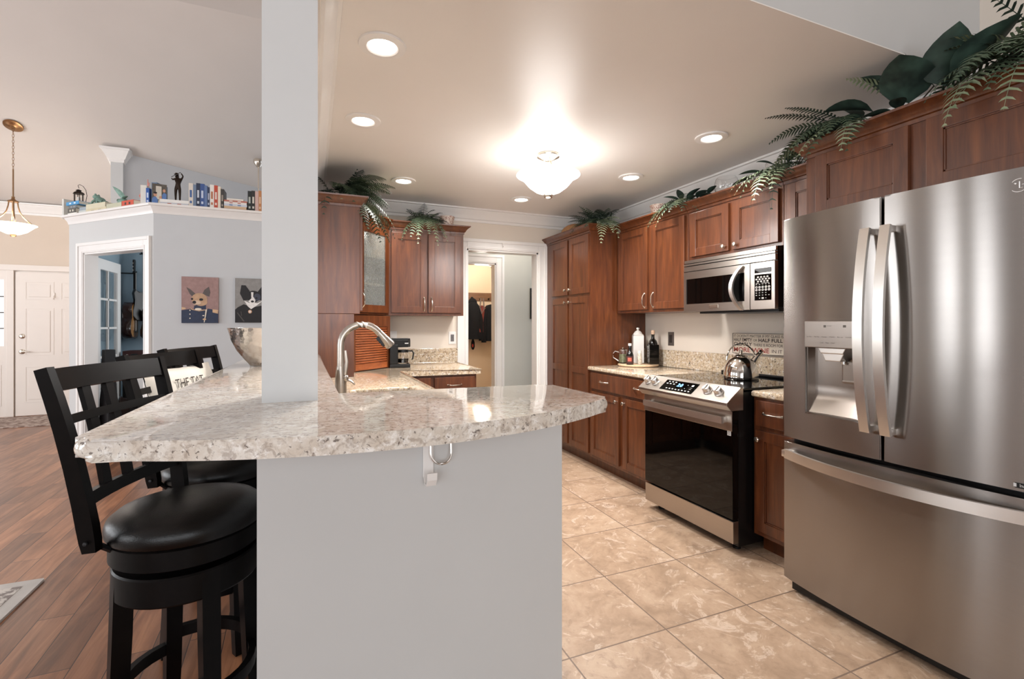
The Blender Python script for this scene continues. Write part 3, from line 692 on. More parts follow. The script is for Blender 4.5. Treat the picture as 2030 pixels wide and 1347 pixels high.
# faucet
t = thing('faucet', 'brushed steel gooseneck pull-down faucet behind the raised bar', 'faucet', (.127, 2.42, .9052), local=True)
m = MB(); m.lathe([(0, 0), (.031, 0), (.031, .006), (.026, .012), (.0265, .05), (.026, .10), (.0225, .14), (.0185, .17), (0, .17)])
pts = [(0, 0, .16), (0, 0, .27)]+[(.098-.098*math.cos(a), 0, .27+.098*math.sin(a)) for a in [PI*k/14 for k in range(1, 12)]]
m.tube(pts, .0165, 14); m.build('spout', M_STEEL2, t, True)
e, f = Vector(pts[-1]), Vector(pts[-2]); dd = (e-f).normalized(); dd = (dd+Vector((.12, 0, -.25))).normalized()
MB().tube([e+dd*.001, e+dd*.03, e+dd*.085, e+dd*.092], [.017, .0185, .0255, .022], 14).build('spray_head', M_STEEL2, t, True)
MB().box(-.012, .012, -.0035, .0035, -.028, .028, dirM(e+dd*.05+Vector((-.02, 0, -.007)), dd), .002).build('spray_button', M_DGREY, t)
m = MB(); m.tube([(.022, 0, .105), (.045, -.012, .10), (.062, -.02, .083)], [.006, .006, .004], 8); m.tube([(.018, -.012, .13), (.026, -.018, .19), (.02, -.02, .245)], [.011, .008, .006], 8); m.ball((.02, -.012, .115), .016)
m.build('lever_handle', M_STEEL2, t, True)

# ---------------------------------------------------------------- raised bar top
def arc(p0, pm_, p1, n):
    """points on the circle through three points"""
    ax, ay = p0; bx, by = pm_; cx, cy = p1
    d = 2*(ax*(by-cy)+bx*(cy-ay)+cx*(ay-by))
    ux = ((ax*ax+ay*ay)*(by-cy)+(bx*bx+by*by)*(cy-ay)+(cx*cx+cy*cy)*(ay-by))/d; uy = ((ax*ax+ay*ay)*(cx-bx)+(bx*bx+by*by)*(ax-cx)+(cx*cx+cy*cy)*(bx-ax))/d
    r = math.hypot(ax-ux, ay-uy); a0 = math.atan2(ay-uy, ax-ux); a1 = math.atan2(cy-uy, cx-ux)
    return [(ux+r*math.cos(a0+(a1-a0)*i/n), uy+r*math.sin(a0+(a1-a0)*i/n)) for i in range(n+1)]
def fillet(pts, idx, r, n=6):
    out = []
    for i, p in enumerate(pts):
        if i not in idx: out.append(p); continue
        P = Vector(p); A = (Vector(pts[i-1])-P).normalized(); B = (Vector(pts[(i+1) % len(pts)])-P).normalized()
        an = math.acos(max(-1, min(1, A.dot(B)))); L = r/math.tan(an/2); c = P+(A+B).normalized()*r/math.sin(an/2)
        s, e = P+A*L-c, P+B*L-c
        for k in range(n+1):
            q = s.lerp(e, k/n).normalized()*r; out.append((c.x+q.x, c.y+q.y))
    return out
front = arc((-.388, 1.075), (.16, .925), (.752, 1.125), 22)
front = front[1:-1]
pts = [(-.388, 1.06)]+front+[(.757, 1.118), (.742, 1.46), (.056, 1.478), (.056, 3.552), (-.378, 3.552)]
n0 = len(front)
pts = fillet(pts, {0: 1, n0+1: 1, n0+2: 1}, .035)
bar = MB().prism(pts, 1.0345, 1.0705, None, .0165).build('bar_countertop', M_GRAN, None, True, ang=60)
tag(bar, 'polished granite raised bar top with a long curved front edge', 'countertop')
t = thing('bar_bracket', 'white metal bracket with a hanging loop under the curved bar edge', 'bracket', (.307, 1.36, .82))
MB().box(.293, .323, 1.362, 1.369, .835, 1.033, None, .002).build('plate', M_TRIM, t)
MB().bar([(.308, 1.365, .84), (.308, 1.352, .822), (.308, 1.33, .822), (.308, 1.318, .84), (.308, 1.315, .86)], .028, .004, (1, 0, 0)).build('hook', M_TRIM, t)
MB().tube([(.315, 1.362, 1.01)]+[(.342-.030*math.cos(a), 1.35-.01*math.sin(a), .905-.03*math.sin(a)) for a in [PI*k/10 for k in range(11)]]+[(.373, 1.362, 1.03)], .0035, 8).build('loop', M_HANDLE, t, True)

# ---------------------------------------------------------------- refrigerator
FYL, FYR, FYC = 1.640, .730, 1.185
def fx(y): return 2.064+.036*((y-FYC)/.455)**2
t = thing('refrigerator', 'large stainless steel french-door refrigerator with ice dispenser', 'refrigerator', (2.47, 1.185, 0))
m = MB(); m.box(2.165, 2.86, FYR+.005, FYL-.005, .035, 1.755, None, .004); m.box(2.20, 2.84, FYR+.02, FYL-.02, .0, .04)
m.build('body', M_DGREY, t)
MB().box(2.12, 2.165, FYR+.03, FYL-.03, .012, .058).build('kick_grille', M_BLACK, t)
def panel(name, y0, y1, z0, z1, hole=None, n=20, xb=2.158, parent=t, mat=M_STEEL):
    ys = [y0+(y1-y0)*i/n for i in range(n+1)]; zs = [z0, z1]
    if hole: ys = sorted(set(ys) | {hole[0], hole[1]}); zs = sorted({z0, z1, hole[2], hole[3]})
    m = MB(); bm = m.bm
    G = [[bm.verts.new((fx(y), y, z)) for z in zs] for y in ys]
    B = {}
    for i in range(len(ys)-1):
        for j in range(len(zs)-1):
            if hole and ys[i] >= hole[0]-1e-6 and ys[i+1] <= hole[1]+1e-6 and zs[j] >= hole[2]-1e-6 and zs[j+1] <= hole[3]+1e-6: continue
            bm.faces.new((G[i][j], G[i+1][j], G[i+1][j+1], G[i][j+1]))
    edge = [e for e in bm.edges if len(e.link_faces) == 1]
    r = bmesh.ops.extrude_edge_only(bm, edges=edge)
    for v in [v for v in r['geom'] if isinstance(v, bmesh.types.BMVert)]: v.co.x = xb
    es = [e for e in edge if abs(e.verts[0].co.z-e.verts[1].co.z) < 1e-6 or abs(e.verts[0].co.y-e.verts[1].co.y) < 1e-6]
    bmesh.ops.bevel(bm, geom=es, offset=.004, segments=2, affect='EDGES', clamp_overlap=True)
    return m.build(name, mat, parent, True, ang=50)
DH = (1.262, 1.514, .872, 1.257)
dl = panel('door', 1.190, FYL, .738, 1.775, DH)
drt = panel('door', FYR, 1.180, .738, 1.775)
fz = panel('freezer_drawer', FYR, FYL, .062, .716)
M_DISP = pm('dispenser_grey', (150, 141, 134), .3, .85, var=.03)
m = MB()
# recess: curved back, sides, floor
ys = [DH[0]+(DH[1]-DH[0])*i/12 for i in range(13)]
bk = lambda y, z: 2.152-.05*max(0, min(1, (.96-z)/.09))-.012*((y-1.388)/.126)**2
zz = [.873, .90, .93, .96, 1.0, 1.1, 1.256]
vs = [(bk(y, z), y, z) for y in ys for z in zz]; nz = len(zz)
m.raw(vs, [(i*nz+j, (i+1)*nz+j, (i+1)*nz+j+1, i*nz+j+1) for i in range(12) for j in range(nz-1)])
m.box(2.078, 2.155, DH[0]+.001, DH[1]-.001, .8725, .876); m.box(2.09, 2.155, DH[0]+.001, DH[0]+.004, .874, 1.256); m.box(2.09, 2.155, DH[1]-.004, DH[1]-.001, .874, 1.256)
m.build('dispenser_recess', M_DISP, dl, True)
dp = MB().box(2.035, 2.12, 1.278, 1.487, 1.172, 1.287, None, .003).build('control_panel', M_DISP, dl)
PM = TX((2.0349, 1.487, 1.172), RX, (0, 0, 1), RN); m = MB()
for k, s in enumerate(('Ice Plus', 'Water Filter', 'Freezer', 'Refrigerator', 'Ice', 'Lock')):
    m.text(s, PM @ T(.012+k*.034, .045, 0), .022, .005)
for k, s in enumerate(('Crushed', 'Water', 'Cubed')): m.text(s, PM @ T(.072+k*.024, .02, 0), .015, .0045)
m.box(.088, .098, .088, .098, .0002, .0006, PM); m.text('Linear', PM @ T(.103, .093, 0), .02, .004); m.box(.17, .182, .088, .098, .0002, .0006, PM)
m.build('panel_lettering', M_GMARK, dl)
m = MB(); m.prism([(1.312, 1.172), (1.325, 1.148), (1.42, 1.148), (1.433, 1.172)], -2.112, -2.045, TX((0, 0, 0), (0, 1, 0), (0, 0, 1), (-1, 0, 0)), .003)
m.prism([(1.33, 1.148), (1.345, 1.115), (1.41, 1.115), (1.425, 1.148)], -2.125, -2.06, TX((0, 0, 0), (0, 1, 0), (0, 0, 1), (-1, 0, 0)), .003); m.build('ice_chute', M_HANDLE, dl)
m = MB(); m.lathe([(0, 0), (.008, 0), (.008, .012), (0, .012)], T(2.085, 1.348, 1.103)); m.build('water_nozzle', M_CHROME, dl, True)
m = MB(); m.box(2.10, 2.118, 1.292, 1.365, 1.02, 1.115, None, .006); m.box(2.088, 2.10, 1.300, 1.358, 1.026, 1.034, None, .003); m.build('paddle', M_DISP, dl)
def bow(y, z0, z1, parent):
    P = []
    for k in range(17):
        s = -1+2*k/16; P.append((2.022-.046*(1-s*s), y-.0*s, z0+(z1-z0)*k/16))
    m = MB(); m.bar(P, .036, .014, (0, 1, 0))
    for z in (z0+.012, z1-.012): m.box(2.018, 2.066, y-.012, y+.012, z-.012, z+.012, None, .003)
    m.build('handle', M_HANDLE, parent, True, ang=30)
bow(1.222, .848, 1.652, dl); bow(1.148, .848, 1.652, drt)
P = []
for k in range(25):
    s = -1+2*k/24; y = FYC-.425*s; P.append((fx(y)-.022-.05*(1-s*s), y, .662))
m = MB(); m.bar(P, .042, .014, (0, 0, 1))
for y in (FYC-.42, FYC+.42): m.box(fx(y)-.03, fx(y)+.001, y-.02, y+.02, .646, .678, None, .004)
m.build('handle', M_HANDLE, fz, True, ang=30)
MB().box(2.12, 2.18, 1.16, 1.21, 1.7755, 1.79, None, .004).build('hinge_cover', M_MARK, t)
LM = TX((fx(.80)-.0006, .82, 1.697), RX, (0, 0, 1), RN)      # round face emblem and the letters next to it
m = MB(); R = .021
m.tube([LM @ Vector((R+R*math.cos(a), R+R*math.sin(a), 0)) for a in [PI*.42+(2*PI-PI*.5)*k/26 for k in range(27)]], .0016, 6)
m.tube([LM @ Vector(p) for p in ((R+.001, R+.012, 0), (R+.001, R-.009, 0), (R+.008, R-.009, 0))], .0013, 6)
m.tube([LM @ Vector((R+.007, R+.001, 0)), LM @ Vector((2*R-.001, R+.001, 0))], .0013, 6); m.ball(LM @ Vector((R-.009, R+.007, 0)), .0032, seg=8, rings=5)
m.text('LG', LM @ T(2*R+.012, .006, 0), .045, .03); m.build('emblem', pm('pale_chrome', (236, 236, 236), .2, .6), drt, True)
SM = TX((fx(.80)-.0012, .824, .748), RX, (0, 0, 1), RN)
st = MB().box(0, .09, 0, .017, -.004, 0, SM).build('badge', M_BLACK, drt)
m = MB(); m.box(.009, .019, .003, .0142, .0001, .0004, SM); m.text('Inverter Linear', SM @ T(.027, .004, 0), .06, .0105); m.build('badge_lettering', M_MARK, st)

# ---------------------------------------------------------------- range
t = thing('range', 'stainless slide-in electric range with black glass oven door', 'range', (2.48, 2.36, 0))
ya, yb = 1.985, 2.742
MB().box(2.19, 2.86, ya+.002, yb-.002, .035, .895, None, .003).build('body', M_BLACK, t)
MB().box(2.19, 2.858, ya-.006, yb+.006, .9065, .917, None, .003).build('cooktop', M_BGLASS, t)
MB().box(2.835, 2.872, ya+.01, yb-.01, .9175, .934, None, .005).build('rear_vent_trim', M_BLACK, t)
for y in (ya+.06, yb-.06):
    for x in (2.24, 2.80): MB().lathe([(0, 0), (.022, 0), (.022, .012), (.012, .014), (.012, .036), (0, .036)], T(x, y, .0)).build('foot', M_BLACK, t, True)
# slanted control panel
cp = [(2.215, .922), (2.195, .922), (2.093, .842), (2.093, .828), (2.125, .796), (2.215, .796)]
pb = MB().prism(cp, -(yb+.008), -(ya-.008), TX((0, 0, 0), (1, 0, 0), (0, 0, 1), RX), .002).build('control_panel', M_STEEL2, t)
a, b = Vector((2.093, 0, .842)), Vector((2.195, 0, .922)); V = (b-a).normalized(); N = Vector((-V.z, 0, V.x)); SL = (b-a).length
CM = lambda y, v=0, n=0: TX((a.x+V.x*v+N.x*n, y, a.z+V.z*v+N.z*n), RX, V, N)
for y in (2.700, 2.628, 2.165, 2.080):
    m = MB(); m.lathe([(0, .0006), (.029, .0006), (.029, .004), (.0245, .008), (.0235, .03), (.022, .033), (0, .034)], CM(y, .066)); m.box(-.0055, .0055, -.021, .021, .03, .040, CM(y, .066), .002)
    m.build('knob', M_HANDLE, t, True)
ds = MB().box(0, .285, .018, .108, .0003, .0022, CM(2.548)).build('touch_display', M_BGLASS, t)
m = MB(); D = CM(2.548, 0, .0024)
for r, (u0, n, v) in enumerate(((.028, 3, .090), (.022, 3, .072))):
    for k in range(n): m.box(u0+k*.03, u0+k*.03+.014, v, v+.007, 0, .0003, D)
for k in range(8): m.box(.05+k*.028, .05+k*.028+.013, .03, .037, 0, .0003, D)
m.box(.24, .258, .078, .092, 0, .0003, D); m.box(.24, .258, .052, .054, 0, .0003, D); m.box(.24, .258, .064, .066, 0, .0003, D); m.box(.205, .211, .082, .086, 0, .0003, D); m.box(.2, .206, .05, .054, 0, .0003, D)
m.build('key_marking', M_MARK, ds)
MB().text('2:0', D @ T(.125, .06, .0002), .045, .028, bold=.02).build('clock_digits', pm('blue_led', (120, 190, 255), .4, emit=(110, 180, 255), es=2.5), ds)
# oven door, towel bar handle, drawer
dr = MB().box(2.145, 2.188, ya, yb, .192, .790, None, .003).build('oven_door', M_BGLASS, t)
MB().box(2.138, 2.1445, ya, yb, .682, .792, None, .002).build('door_top_panel', M_STEEL2, dr)
m = MB(); m.bar([(2.102-.010*(1-((k-8)/8)**2), ya+.03+(yb-ya-.075)*k/16, .742) for k in range(17)], .036, .018, (0, 0, 1))
for y in (ya+.045, yb-.06): m.box(2.10, 2.139, y-.014, y+.014, .727, .757, None, .003)
m.build('handle', M_HANDLE, dr, True, ang=30)
st = MB().box(0, .026, 0, .03, .0002, .0006, TX((2.1448, 2.023, .655), RX, (0, 0, 1), RN)).build('sticker', M_MARK, dr)
m = MB(); SM = TX((2.1441, 2.023, .655), RX, (0, 0, 1), RN); m.box(.006, .02, .006, .008, 0, .0003, SM); m.box(.006, .02, .02, .022, 0, .0003, SM); m.box(.006, .008, .006, .022, 0, .0003, SM); m.box(.018, .02, .006, .022, 0, .0003, SM); m.build('sticker_print', M_INK, st)
MB().box(2.148, 2.188, ya, yb, .058, .180, None, .003).build('storage_drawer', M_STEEL2, t)

# kettle
t = thing('kettle', 'shiny stainless whistling kettle on the black glass cooktop', 'kettle', (2.60, 2.34, .9176), .35, local=True)
MB().lathe([(0, 0), (.104, 0), (.107, .006), (.107, .02), (.105, .045), (.096, .085), (.078, .118), (.052, .140), (.04, .146), (0, .147)]).build('body', M_CHROME, t, True)
MB().lathe([(.04, .147), (.042, .150), (.03, .158), (.012, .162), (.008, .17), (.014, .178), (.012, .188), (0, .19)]).build('lid', M_CHROME, t, True)
m = MB(); m.tube([(.05, -.055, .105), (.068, -.072, .142), (.085, -.088, .168)], [.024, .019, .015], 12); m.tube([(.085, -.088, .168), (.094, -.096, .182)], [.017, .015], 12); m.build('spout', M_CHROME, t, True)
m = MB(); m.tube([(-.09*math.cos(a)*.72, .09*math.cos(a)*.72, .125+.105*math.sin(a)) for a in [PI*k/16 for k in range(17)]], .0045, 8); m.build('handle', M_CHROME, t, True)

# ---------------------------------------------------------------- microwave
t = thing('microwave', 'stainless over-the-range microwave with a curved door handle', 'microwave', (2.70, 2.395, 1.366))
MB().box(2.545, 2.905, 2.022, 2.770, 1.375, 1.742, None, .002).build('body', M_BLACK, t)
FM = FR((2.545, 2.772, 1.366), RX, RN)
m = MB(); m.box(0, .75, 0, .028, .332, .344, FM); m.box(0, .75, 0, .026, .292, .326, FM); m.box(0, .75, 0, .022, .350, .372, FM); m.build('vent_grille', M_STEEL2, t)
MB().box(0, .75, -.004, .006, .286, .374, FM).build('vent_slots', M_BLACK, t)
dr = MB(); 
for q in ((0, .575, 0, .055), (0, .575, .235, .286), (0, .025, .055, .235), (.535, .575, .055, .235)): dr.box(q[0], q[1], 0, .030, q[2], q[3], FM)
dr = dr.build('door', M_STEEL2, t)
MB().box(.024, .536, .002, .026, .054, .236, FM).build('window', M_BGLASS, dr)
MB().box(.245, .325, .030, .033, .02, .043, FM, .002).build('name_plate', M_NICKEL, dr)
m = MB(); P = []
for k in range(17):
    s = -1+2*k/16; P.append(FM @ Vector((.522-.055*(1-s*s), .036+.036*(1-s*s), .138+.138*s)))
m.bar(P, .026, .014, FM.to_3x3() @ Vector((1, 0, 0))); m.build('handle', M_HANDLE, dr, True, ang=30)
cpn = MB().box(.579, .75, 0, .030, 0, .286, FM, .002).build('control_panel', M_STEEL2, t)
kp = MB(); kp.box(.612, .728, .030, .032, .055, .212, FM); kp.box(.612, .728, .030, .032, .222, .25, FM); kp.build('keypad', M_BGLASS, cpn)
m = MB(); KD = FM @ TX((0, .0324, 0), (1, 0, 0), (0, 0, 1), (0, 1, 0)); dg = iter('1234567890')
nums = []
for v, n, o in ((.196, 4, .5), (.183, 5, 0), (.170, 4, .5)):
    for k in range(n): m.ell(.626+(k+o)*.022, v, .0078, .0055, KD, n=12)
for v in (.135, .118):
    for k in range(5): m.ell(.626+k*.022, v, .0085, .0075, KD, n=12); nums.append((.626+k*.022, v))
for v, n in ((.150, 5), (.098, 4), (.084, 5)):
    for k in range(n): m.box(.621+k*.022, .630+k*.022, v, v+.004, 0, .0003, KD)
m.ell(.67, .068, .009, .006, KD, n=12); m.box(.645, .652, .066, .07, 0, .0003, KD); m.box(.688, .695, .066, .07, 0, .0003, KD); m.box(.622, .642, .158, .1605, 0, .0003, KD); m.box(.662, .715, .158, .1605, 0, .0003, KD)
m.build('key_marking', pm('key_grey', (176, 172, 168), .5), cpn)
m = MB()
for (u, v), ch in zip(nums, '1234567890'): m.text(ch, KD @ T(u-.0028, v-.004, .0004), .0056, .008)
m.build('key_digits', M_INK, cpn)
MB().box(2.56, 2.88, 2.03, 2.66, 1.352, 1.374).build('underside_vent', M_BLACK, t)

# ---------------------------------------------------------------- things on the right-hand counter
TXc, TYc = 2.70, 3.55; z0 = .9055
tag(MB().lathe([(0, 0), (.17, 0), (.178, .006), (.178, .014), (.172, .018), (0, .018)], T(TXc, TYc, z0), 40).build('serving_board', pm('pale_wood', (206, 178, 146), .55, var=.12, vscale=20, stretch=(1, 8, 1)), None, True), 'round pale wooden turntable holding bottles beside the pantry', 'tray')
z1 = z0+.0185
t = thing('oil_jug', 'clear glass jug with a thin curved handle by the pantry side', 'jug', (2.60, 3.64, z1), local=True)
MB().lathe([(0, .002), (.034, .002), (.038, .006), (.037, .11), (.039, .118), (.034, .118), (.033, .01), (0, .008)]).build('body', M_CLEAR, t, True)
MB().lathe([(0, .1185), (.040, .1185), (.040, .124), (.03, .132), (.006, .134), (.008, .146), (0, .148)]).build('lid', M_NICKEL, t, True)
MB().tube([(-.02, .034, .10), (-.04, .06, .108), (-.055, .075, .085), (-.052, .072, .05), (-.022, .034, .02)], .0045).build('handle', M_HANDLE, t, True)
MB().lathe([(0, .009), (.032, .009), (.032, .085), (0, .085)]).build('herbs', pm('oil_and_herbs', (150, 156, 120), .5, var=.3, vscale=40), t, True)
t = thing('sauce_bottle', 'small dark bottle with a pale cap and red oval label', 'bottle', (2.575, 3.50, z1), local=True)
MB().lathe([(0, 0), (.030, 0), (.032, .004), (.032, .085), (.024, .105), (.0135, .12), (.0125, .165), (0, .165)]).build('body', M_DARKBOT, t, True)
MB().lathe([(0, .1652), (.015, .1652), (.015, .186), (0, .187)]).build('cap', M_WHITE, t, True)
def label_band(r, z0_, z1_, a0, a1, n=8):
    m = MB(); vs = [(r*math.cos(a0+(a1-a0)*k/n), r*math.sin(a0+(a1-a0)*k/n), z) for k in range(n+1) for z in (z0_, z1_)]
    m.raw(vs, [(2*k, 2*k+2, 2*k+3, 2*k+1) for k in range(n)]); return m
label_band(.0326, .012, .075, PI*.85, PI*1.75).build('label', pm('brown_label', (70, 40, 36), .6), t, True)
label_band(.0329, .03, .062, PI*1.12, PI*1.45).build('label_oval', pm('red_label', (196, 96, 80), .6), t, True)
t = thing('canister', 'tall white ceramic canister with a small oval plaque', 'canister', (2.755, 3.625, z1), -.5, local=True)
m = MB(); m.prism([(-.047, -.044), (.047, -.044), (.047, .044), (-.047, .044)], 0, .255, None, .008); m.build('body', M_WHITE, t)
m = MB(); m.prism([(-.043, -.04), (.043, -.04), (.043, .04), (-.043, .04)], .2555, .262, None, .002)
m.lathe([(.042, .262), (.038, .272), (.025, .29), (.012, .296), (.007, .303), (.014, .312), (.012, .322), (0, .325)], T(0, 0, 0)); m.build('lid', M_WHITE, t, True)
m = MB(); m.mi = 0; m.ell(0, .195, .026, .020, TX((-.0473, 0, 0), (0, -1, 0), (0, 0, 1), (-1, 0, 0)), n=24); m.mi = 1; m.ell(0, .195, .022, .016, TX((-.0477, 0, 0), (0, -1, 0), (0, 0, 1), (-1, 0, 0)), n=24)
m.build('plaque', [M_BRONZE, pm('plaque_grey', (176, 164, 148), .5)], t)
t = thing('spice_shaker', 'slim clear spice shaker in front of the white canister', 'shaker', (2.655, 3.47, z1), local=True)
MB().lathe([(0, 0), (.019, 0), (.02, .003), (.02, .09), (.017, .098), (.0, .098)]).build('body', pm('spice_glass', (196, 186, 172), .1, var=.35, vscale=60, coat=.5), t, True)
MB().lathe([(0, .0985), (.019, .0985), (.0185, .122), (0, .124)]).build('cap', pm('clear_cap', (216, 210, 204), .15), t, True)
t = thing('oil_bottle', 'tall square-shouldered dark bottle with a pale cork beside the canister', 'bottle', (2.80, 3.47, z1), -.4, local=True)
m = MB(); m.prism([(-.042, -.042), (.042, -.042), (.042, .042), (-.042, .042)], 0, .175, None, .008); m.lathe([(.042, .165), (.041, .185), (.032, .208), (.016, .226), (.014, .255), (.016, .258), (.016, .264), (0, .264)]); m.build('body', M_DARKBOT, t, True)
MB().lathe([(0, .2645), (.015, .2645), (.017, .285), (.016, .30), (0, .302)]).build('cork', pm('cork', (206, 176, 150), .8, var=.2, vscale=60), t, True)
m = MB(); m.mi = 0; LBM = TX((-.0426, 0, 0), (0, -1, 0), (0, 0, 1), (-1, 0, 0)); m.box(-.026, .026, .05, .165, 0, .0003, LBM); m.mi = 1
for v, wd in ((.15, .02), (.138, .012), (.12, .018), (.105, .01), (.09, .016), (.075, .02), (.062, .014)): m.box(-wd, wd, v, v+.006, .0004, .0006, LBM)
m.build('label', [pm('slate_label', (58, 54, 52), .6), M_MARK], t)
# sign, outlets
t = thing('wall_sign', 'cream metal sign with dark and red lettering above the range backsplash', 'sign', (2.89, 2.43, 1.066))
SG = TX((2.8925, 2.672, 1.0645), RX, (0, 0, 1), RN); SW, SH = .445, .147
m = MB(); m.box(0, SW, 0, SH, 0, .006, SG, .001); m.build('board', pm('cream_enamel', (216, 202, 184), .55, var=.06), t)
m = MB(); b = .0032
for q in ((0, SW, 0, b), (0, SW, SH-b, SH), (0, b, 0, SH), (SW-b, SW, 0, SH)): m.box(q[0], q[1], q[2], q[3], .004, .008, SG)
m.build('rim', M_INK, t)
m = MB(); S2 = SG @ T(0, 0, .0064)
m.text("IT DOESN'T MATTER IF MY GLASS IS", S2 @ T(.012, .118, 0), .405, .0195); m.text('HALF EMPTY', S2 @ T(.012, .088, 0), .158, .0235, bold=.012); m.text('OR', S2 @ T(.182, .091, 0), .03, .015); m.text('HALF FULL', S2 @ T(.224, .087, 0), .188, .025, bold=.02)
m.text('CLEARLY', S2 @ T(.012, .056, 0), .158, .025, bold=.018); m.text('THERE IS ROOM FOR', S2 @ T(.182, .056, 0), .232, .0195); m.text('IN IT', S2 @ T(.33, .016, 0), .078, .022)
m.build('lettering', M_INK, t); MB().text('MORE WINE', S2 @ T(.012, .011, 0), .298, .034, bold=.012).build('red_lettering', M_RED, t)
m = MB(); m.ell(SW-.012, .094, .006, .008, S2); m.build('nail_hole', M_BLACK, t)
def outlet(name, M, pmat, fmat, label, toggle=False):
    t_ = thing(name, label, 'outlet', tuple(M @ Vector((0, 0, -.06))))
    MB().box(-.036, .036, 0, .006, -.06, .06, M, .002).build('plate', pmat, t_)
    MB().box(-.017, .017, .006, .009, -.034, .034, M, .001).build('insert', fmat, t_)
    if toggle: MB().box(-.005, .005, .0075, .018, .0, .02, M, .001).build('toggle', fmat, t_)
outlet('wall_switch', FR((XR-.0005, 3.36, 1.15), RX, RN), pm('pewter_plate', (120, 112, 106), .35, .6), pm('dark_insert', (52, 44, 40), .4), 'pewter switch plate with dark rocker on the wall behind the counter')
outlet('wall_switch', FR((1.27, YB-.0005, 1.145), (1, 0, 0), (0, -1, 0)), M_TRIM, pm('grey_rocker', (110, 108, 108), .4), 'white plate with grey switch beside the kitchen doorway', True)
outlet('power_outlet', FR((.70, YB-.0005, 1.155), (1, 0, 0), (0, -1, 0)), M_TRIM, M_TRIM, 'white power outlet on the wall behind the coffee maker')
# coffee maker
t = thing('coffee_maker', 'black drip coffee maker with glass carafe on the granite counter', 'coffee maker', (.705, 4.24, z0), local=True)
m = MB(); m.prism([(-.095, -.09), (.075, -.09), (.085, -.05), (.085, .05), (.075, .09), (-.095, .09)], 0, .03, None, .006); m.box(-.095, -.025, -.085, .085, .03, .2, None, .008); m.build('body', M_BLACK, t)
m = MB(); m.prism([(-.095, -.085), (.06, -.08), (.085, -.045), (.085, .045), (.06, .08), (-.095, .085)], .175, .24, None, .006); m.build('brew_basket', M_BLACK, t)
MB().box(-.09, .08, -.07, .07, .2405, .25, None, .004).build('lid', M_DGREY, t)
MB().lathe([(0, .0305), (.05, .0305), (.058, .045), (.06, .08), (.048, .125), (.042, .14), (.044, .146), (.036, .146), (.04, .125), (.052, .08), (.05, .04), (0, .035)], T(.028, 0, 0)).build('carafe', M_CLEAR, t, True)
MB().lathe([(0, .036), (.048, .04), (.05, .075), (0, .075)], T(.028, 0, 0)).build('coffee', pm('black_coffee', (26, 18, 14), .1), t, True)
MB().lathe([(.046, .128), (.049, .128), (.047, .15), (.0, .152), (0, .147), (.044, .147)], T(.028, 0, 0)).build('carafe_lid', M_BLACK, t, True)
MB().bar([(.07, -.02, .14), (.105, -.03, .14), (.115, -.032, .12), (.108, -.03, .07), (.10, -.028, .065)], .016, .012, (.3, 1, 0)).build('carafe_handle', M_BLACK, t)
MB().box(.03, .06, -.0875, -.0865, .205, .213).build('logo_mark', M_MARK, t)
t2 = MB().tube([(.62, 4.32, .95), (.605, 4.40, .915), (.60, 4.48, .912), (.625, 4.50, .94), (.66, 4.54, 1.05), (.695, YB-.022, 1.15)], .0035, 6).build('power_cord', M_BLACK, None, True); t2.location -= t.location; t2.parent = t
# hammered bowl on the bar
tag(MB().lathe([(0, 0), (.052, 0), (.054, .006), (.075, .03), (.108, .075), (.132, .125), (.146, .178), (.149, .185), (.144, .185), (.128, .125), (.10, .075), (.06, .03), (0, .012)], T(-.232, 2.70, 1.071), 40).build('bowl', None or (lambda m_: (bump(m_.node_tree, m_.node_tree.nodes['Principled BSDF'], tex(m_.node_tree, 'ShaderNodeTexVoronoi', mapping(m_.node_tree), Scale=60).outputs['Distance'], .3, .004), m_)[1])(pm('hammered_silver', (214, 208, 202), .24, 1)), None, True), 'large hammered silver bowl on the granite bar beside the white post', 'bowl')

# ---------------------------------------------------------------- lamps
for k, (x, y, wh) in enumerate(((.268, 2.03, 'by the white post, larger and nearest'), (.266, 2.81, 'on the post side, second from the post'), (2.255, 2.25, 'above the wall oven side near the refrigerator'), (2.283, 3.09, 'above the tall wall cabinet doors'), (1.763, 4.02, 'near the kitchen doorway'), (.673, 3.86, 'behind the fern of the corner cabinet'))):
    t = thing('recessed_light', 'round recessed downlight '+('in the ceiling over the range' if k == 2 else wh), 'ceiling light', (x, y, ZC-.012), group='recessed kitchen downlights', local=True)
    MB().lathe([(.058, .0115), (.058, .004), (.064, 0), (.094, .004), (.096, .0115)]).build('trim_ring', M_TRIM, t, True)
    MB().lathe([(0, .0085), (.057, .0085), (.057, .0112), (0, .0112)]).build('lens', M_BULB, t, True)
    light('downlight', 'SPOT', (x, y, ZC-.016), 62, (1, .955, .90), .05, spot=math.radians(135), blend=.8)
def arms(m, n, P, r, a0=0):
    for k in range(n):
        a = a0+2*PI*k/n; m.tube([(p*math.cos(a), p*math.sin(a), z) for p, z in P], r, 6)
LX, LY = 1.47, 2.90
t = thing('ceiling_lamp', 'semi-flush lamp with a lit white glass bowl hanging from the kitchen ceiling', 'ceiling lamp', (LX, LY, ZC-.30), local=True)
MB().lathe([(0, .30), (.072, .30), (.078, .29), (.076, .28), (.05, .268), (.03, .258), (.0, .256)]).build('canopy', M_NICKEL, t, True)
m = MB(); arms(m, 3, [(.03, .262), (.045, .235), (.072, .20), (.105, .165), (.115, .150)], .0065, .4); m.tube([(0, 0, .26), (0, 0, .03)], .006); m.build('arm', M_NICKEL, t, True)
MB().lathe([(0, .028), (.03, .03), (.085, .05), (.13, .083), (.16, .118), (.178, .142), (.20, .153), (.214, .158), (.212, .162), (.196, .158), (.172, .148), (.152, .122), (.122, .09), (.08, .058), (.03, .037), (0, .036)], None, 40).build('glass_bowl', M_LAMP, t, True)
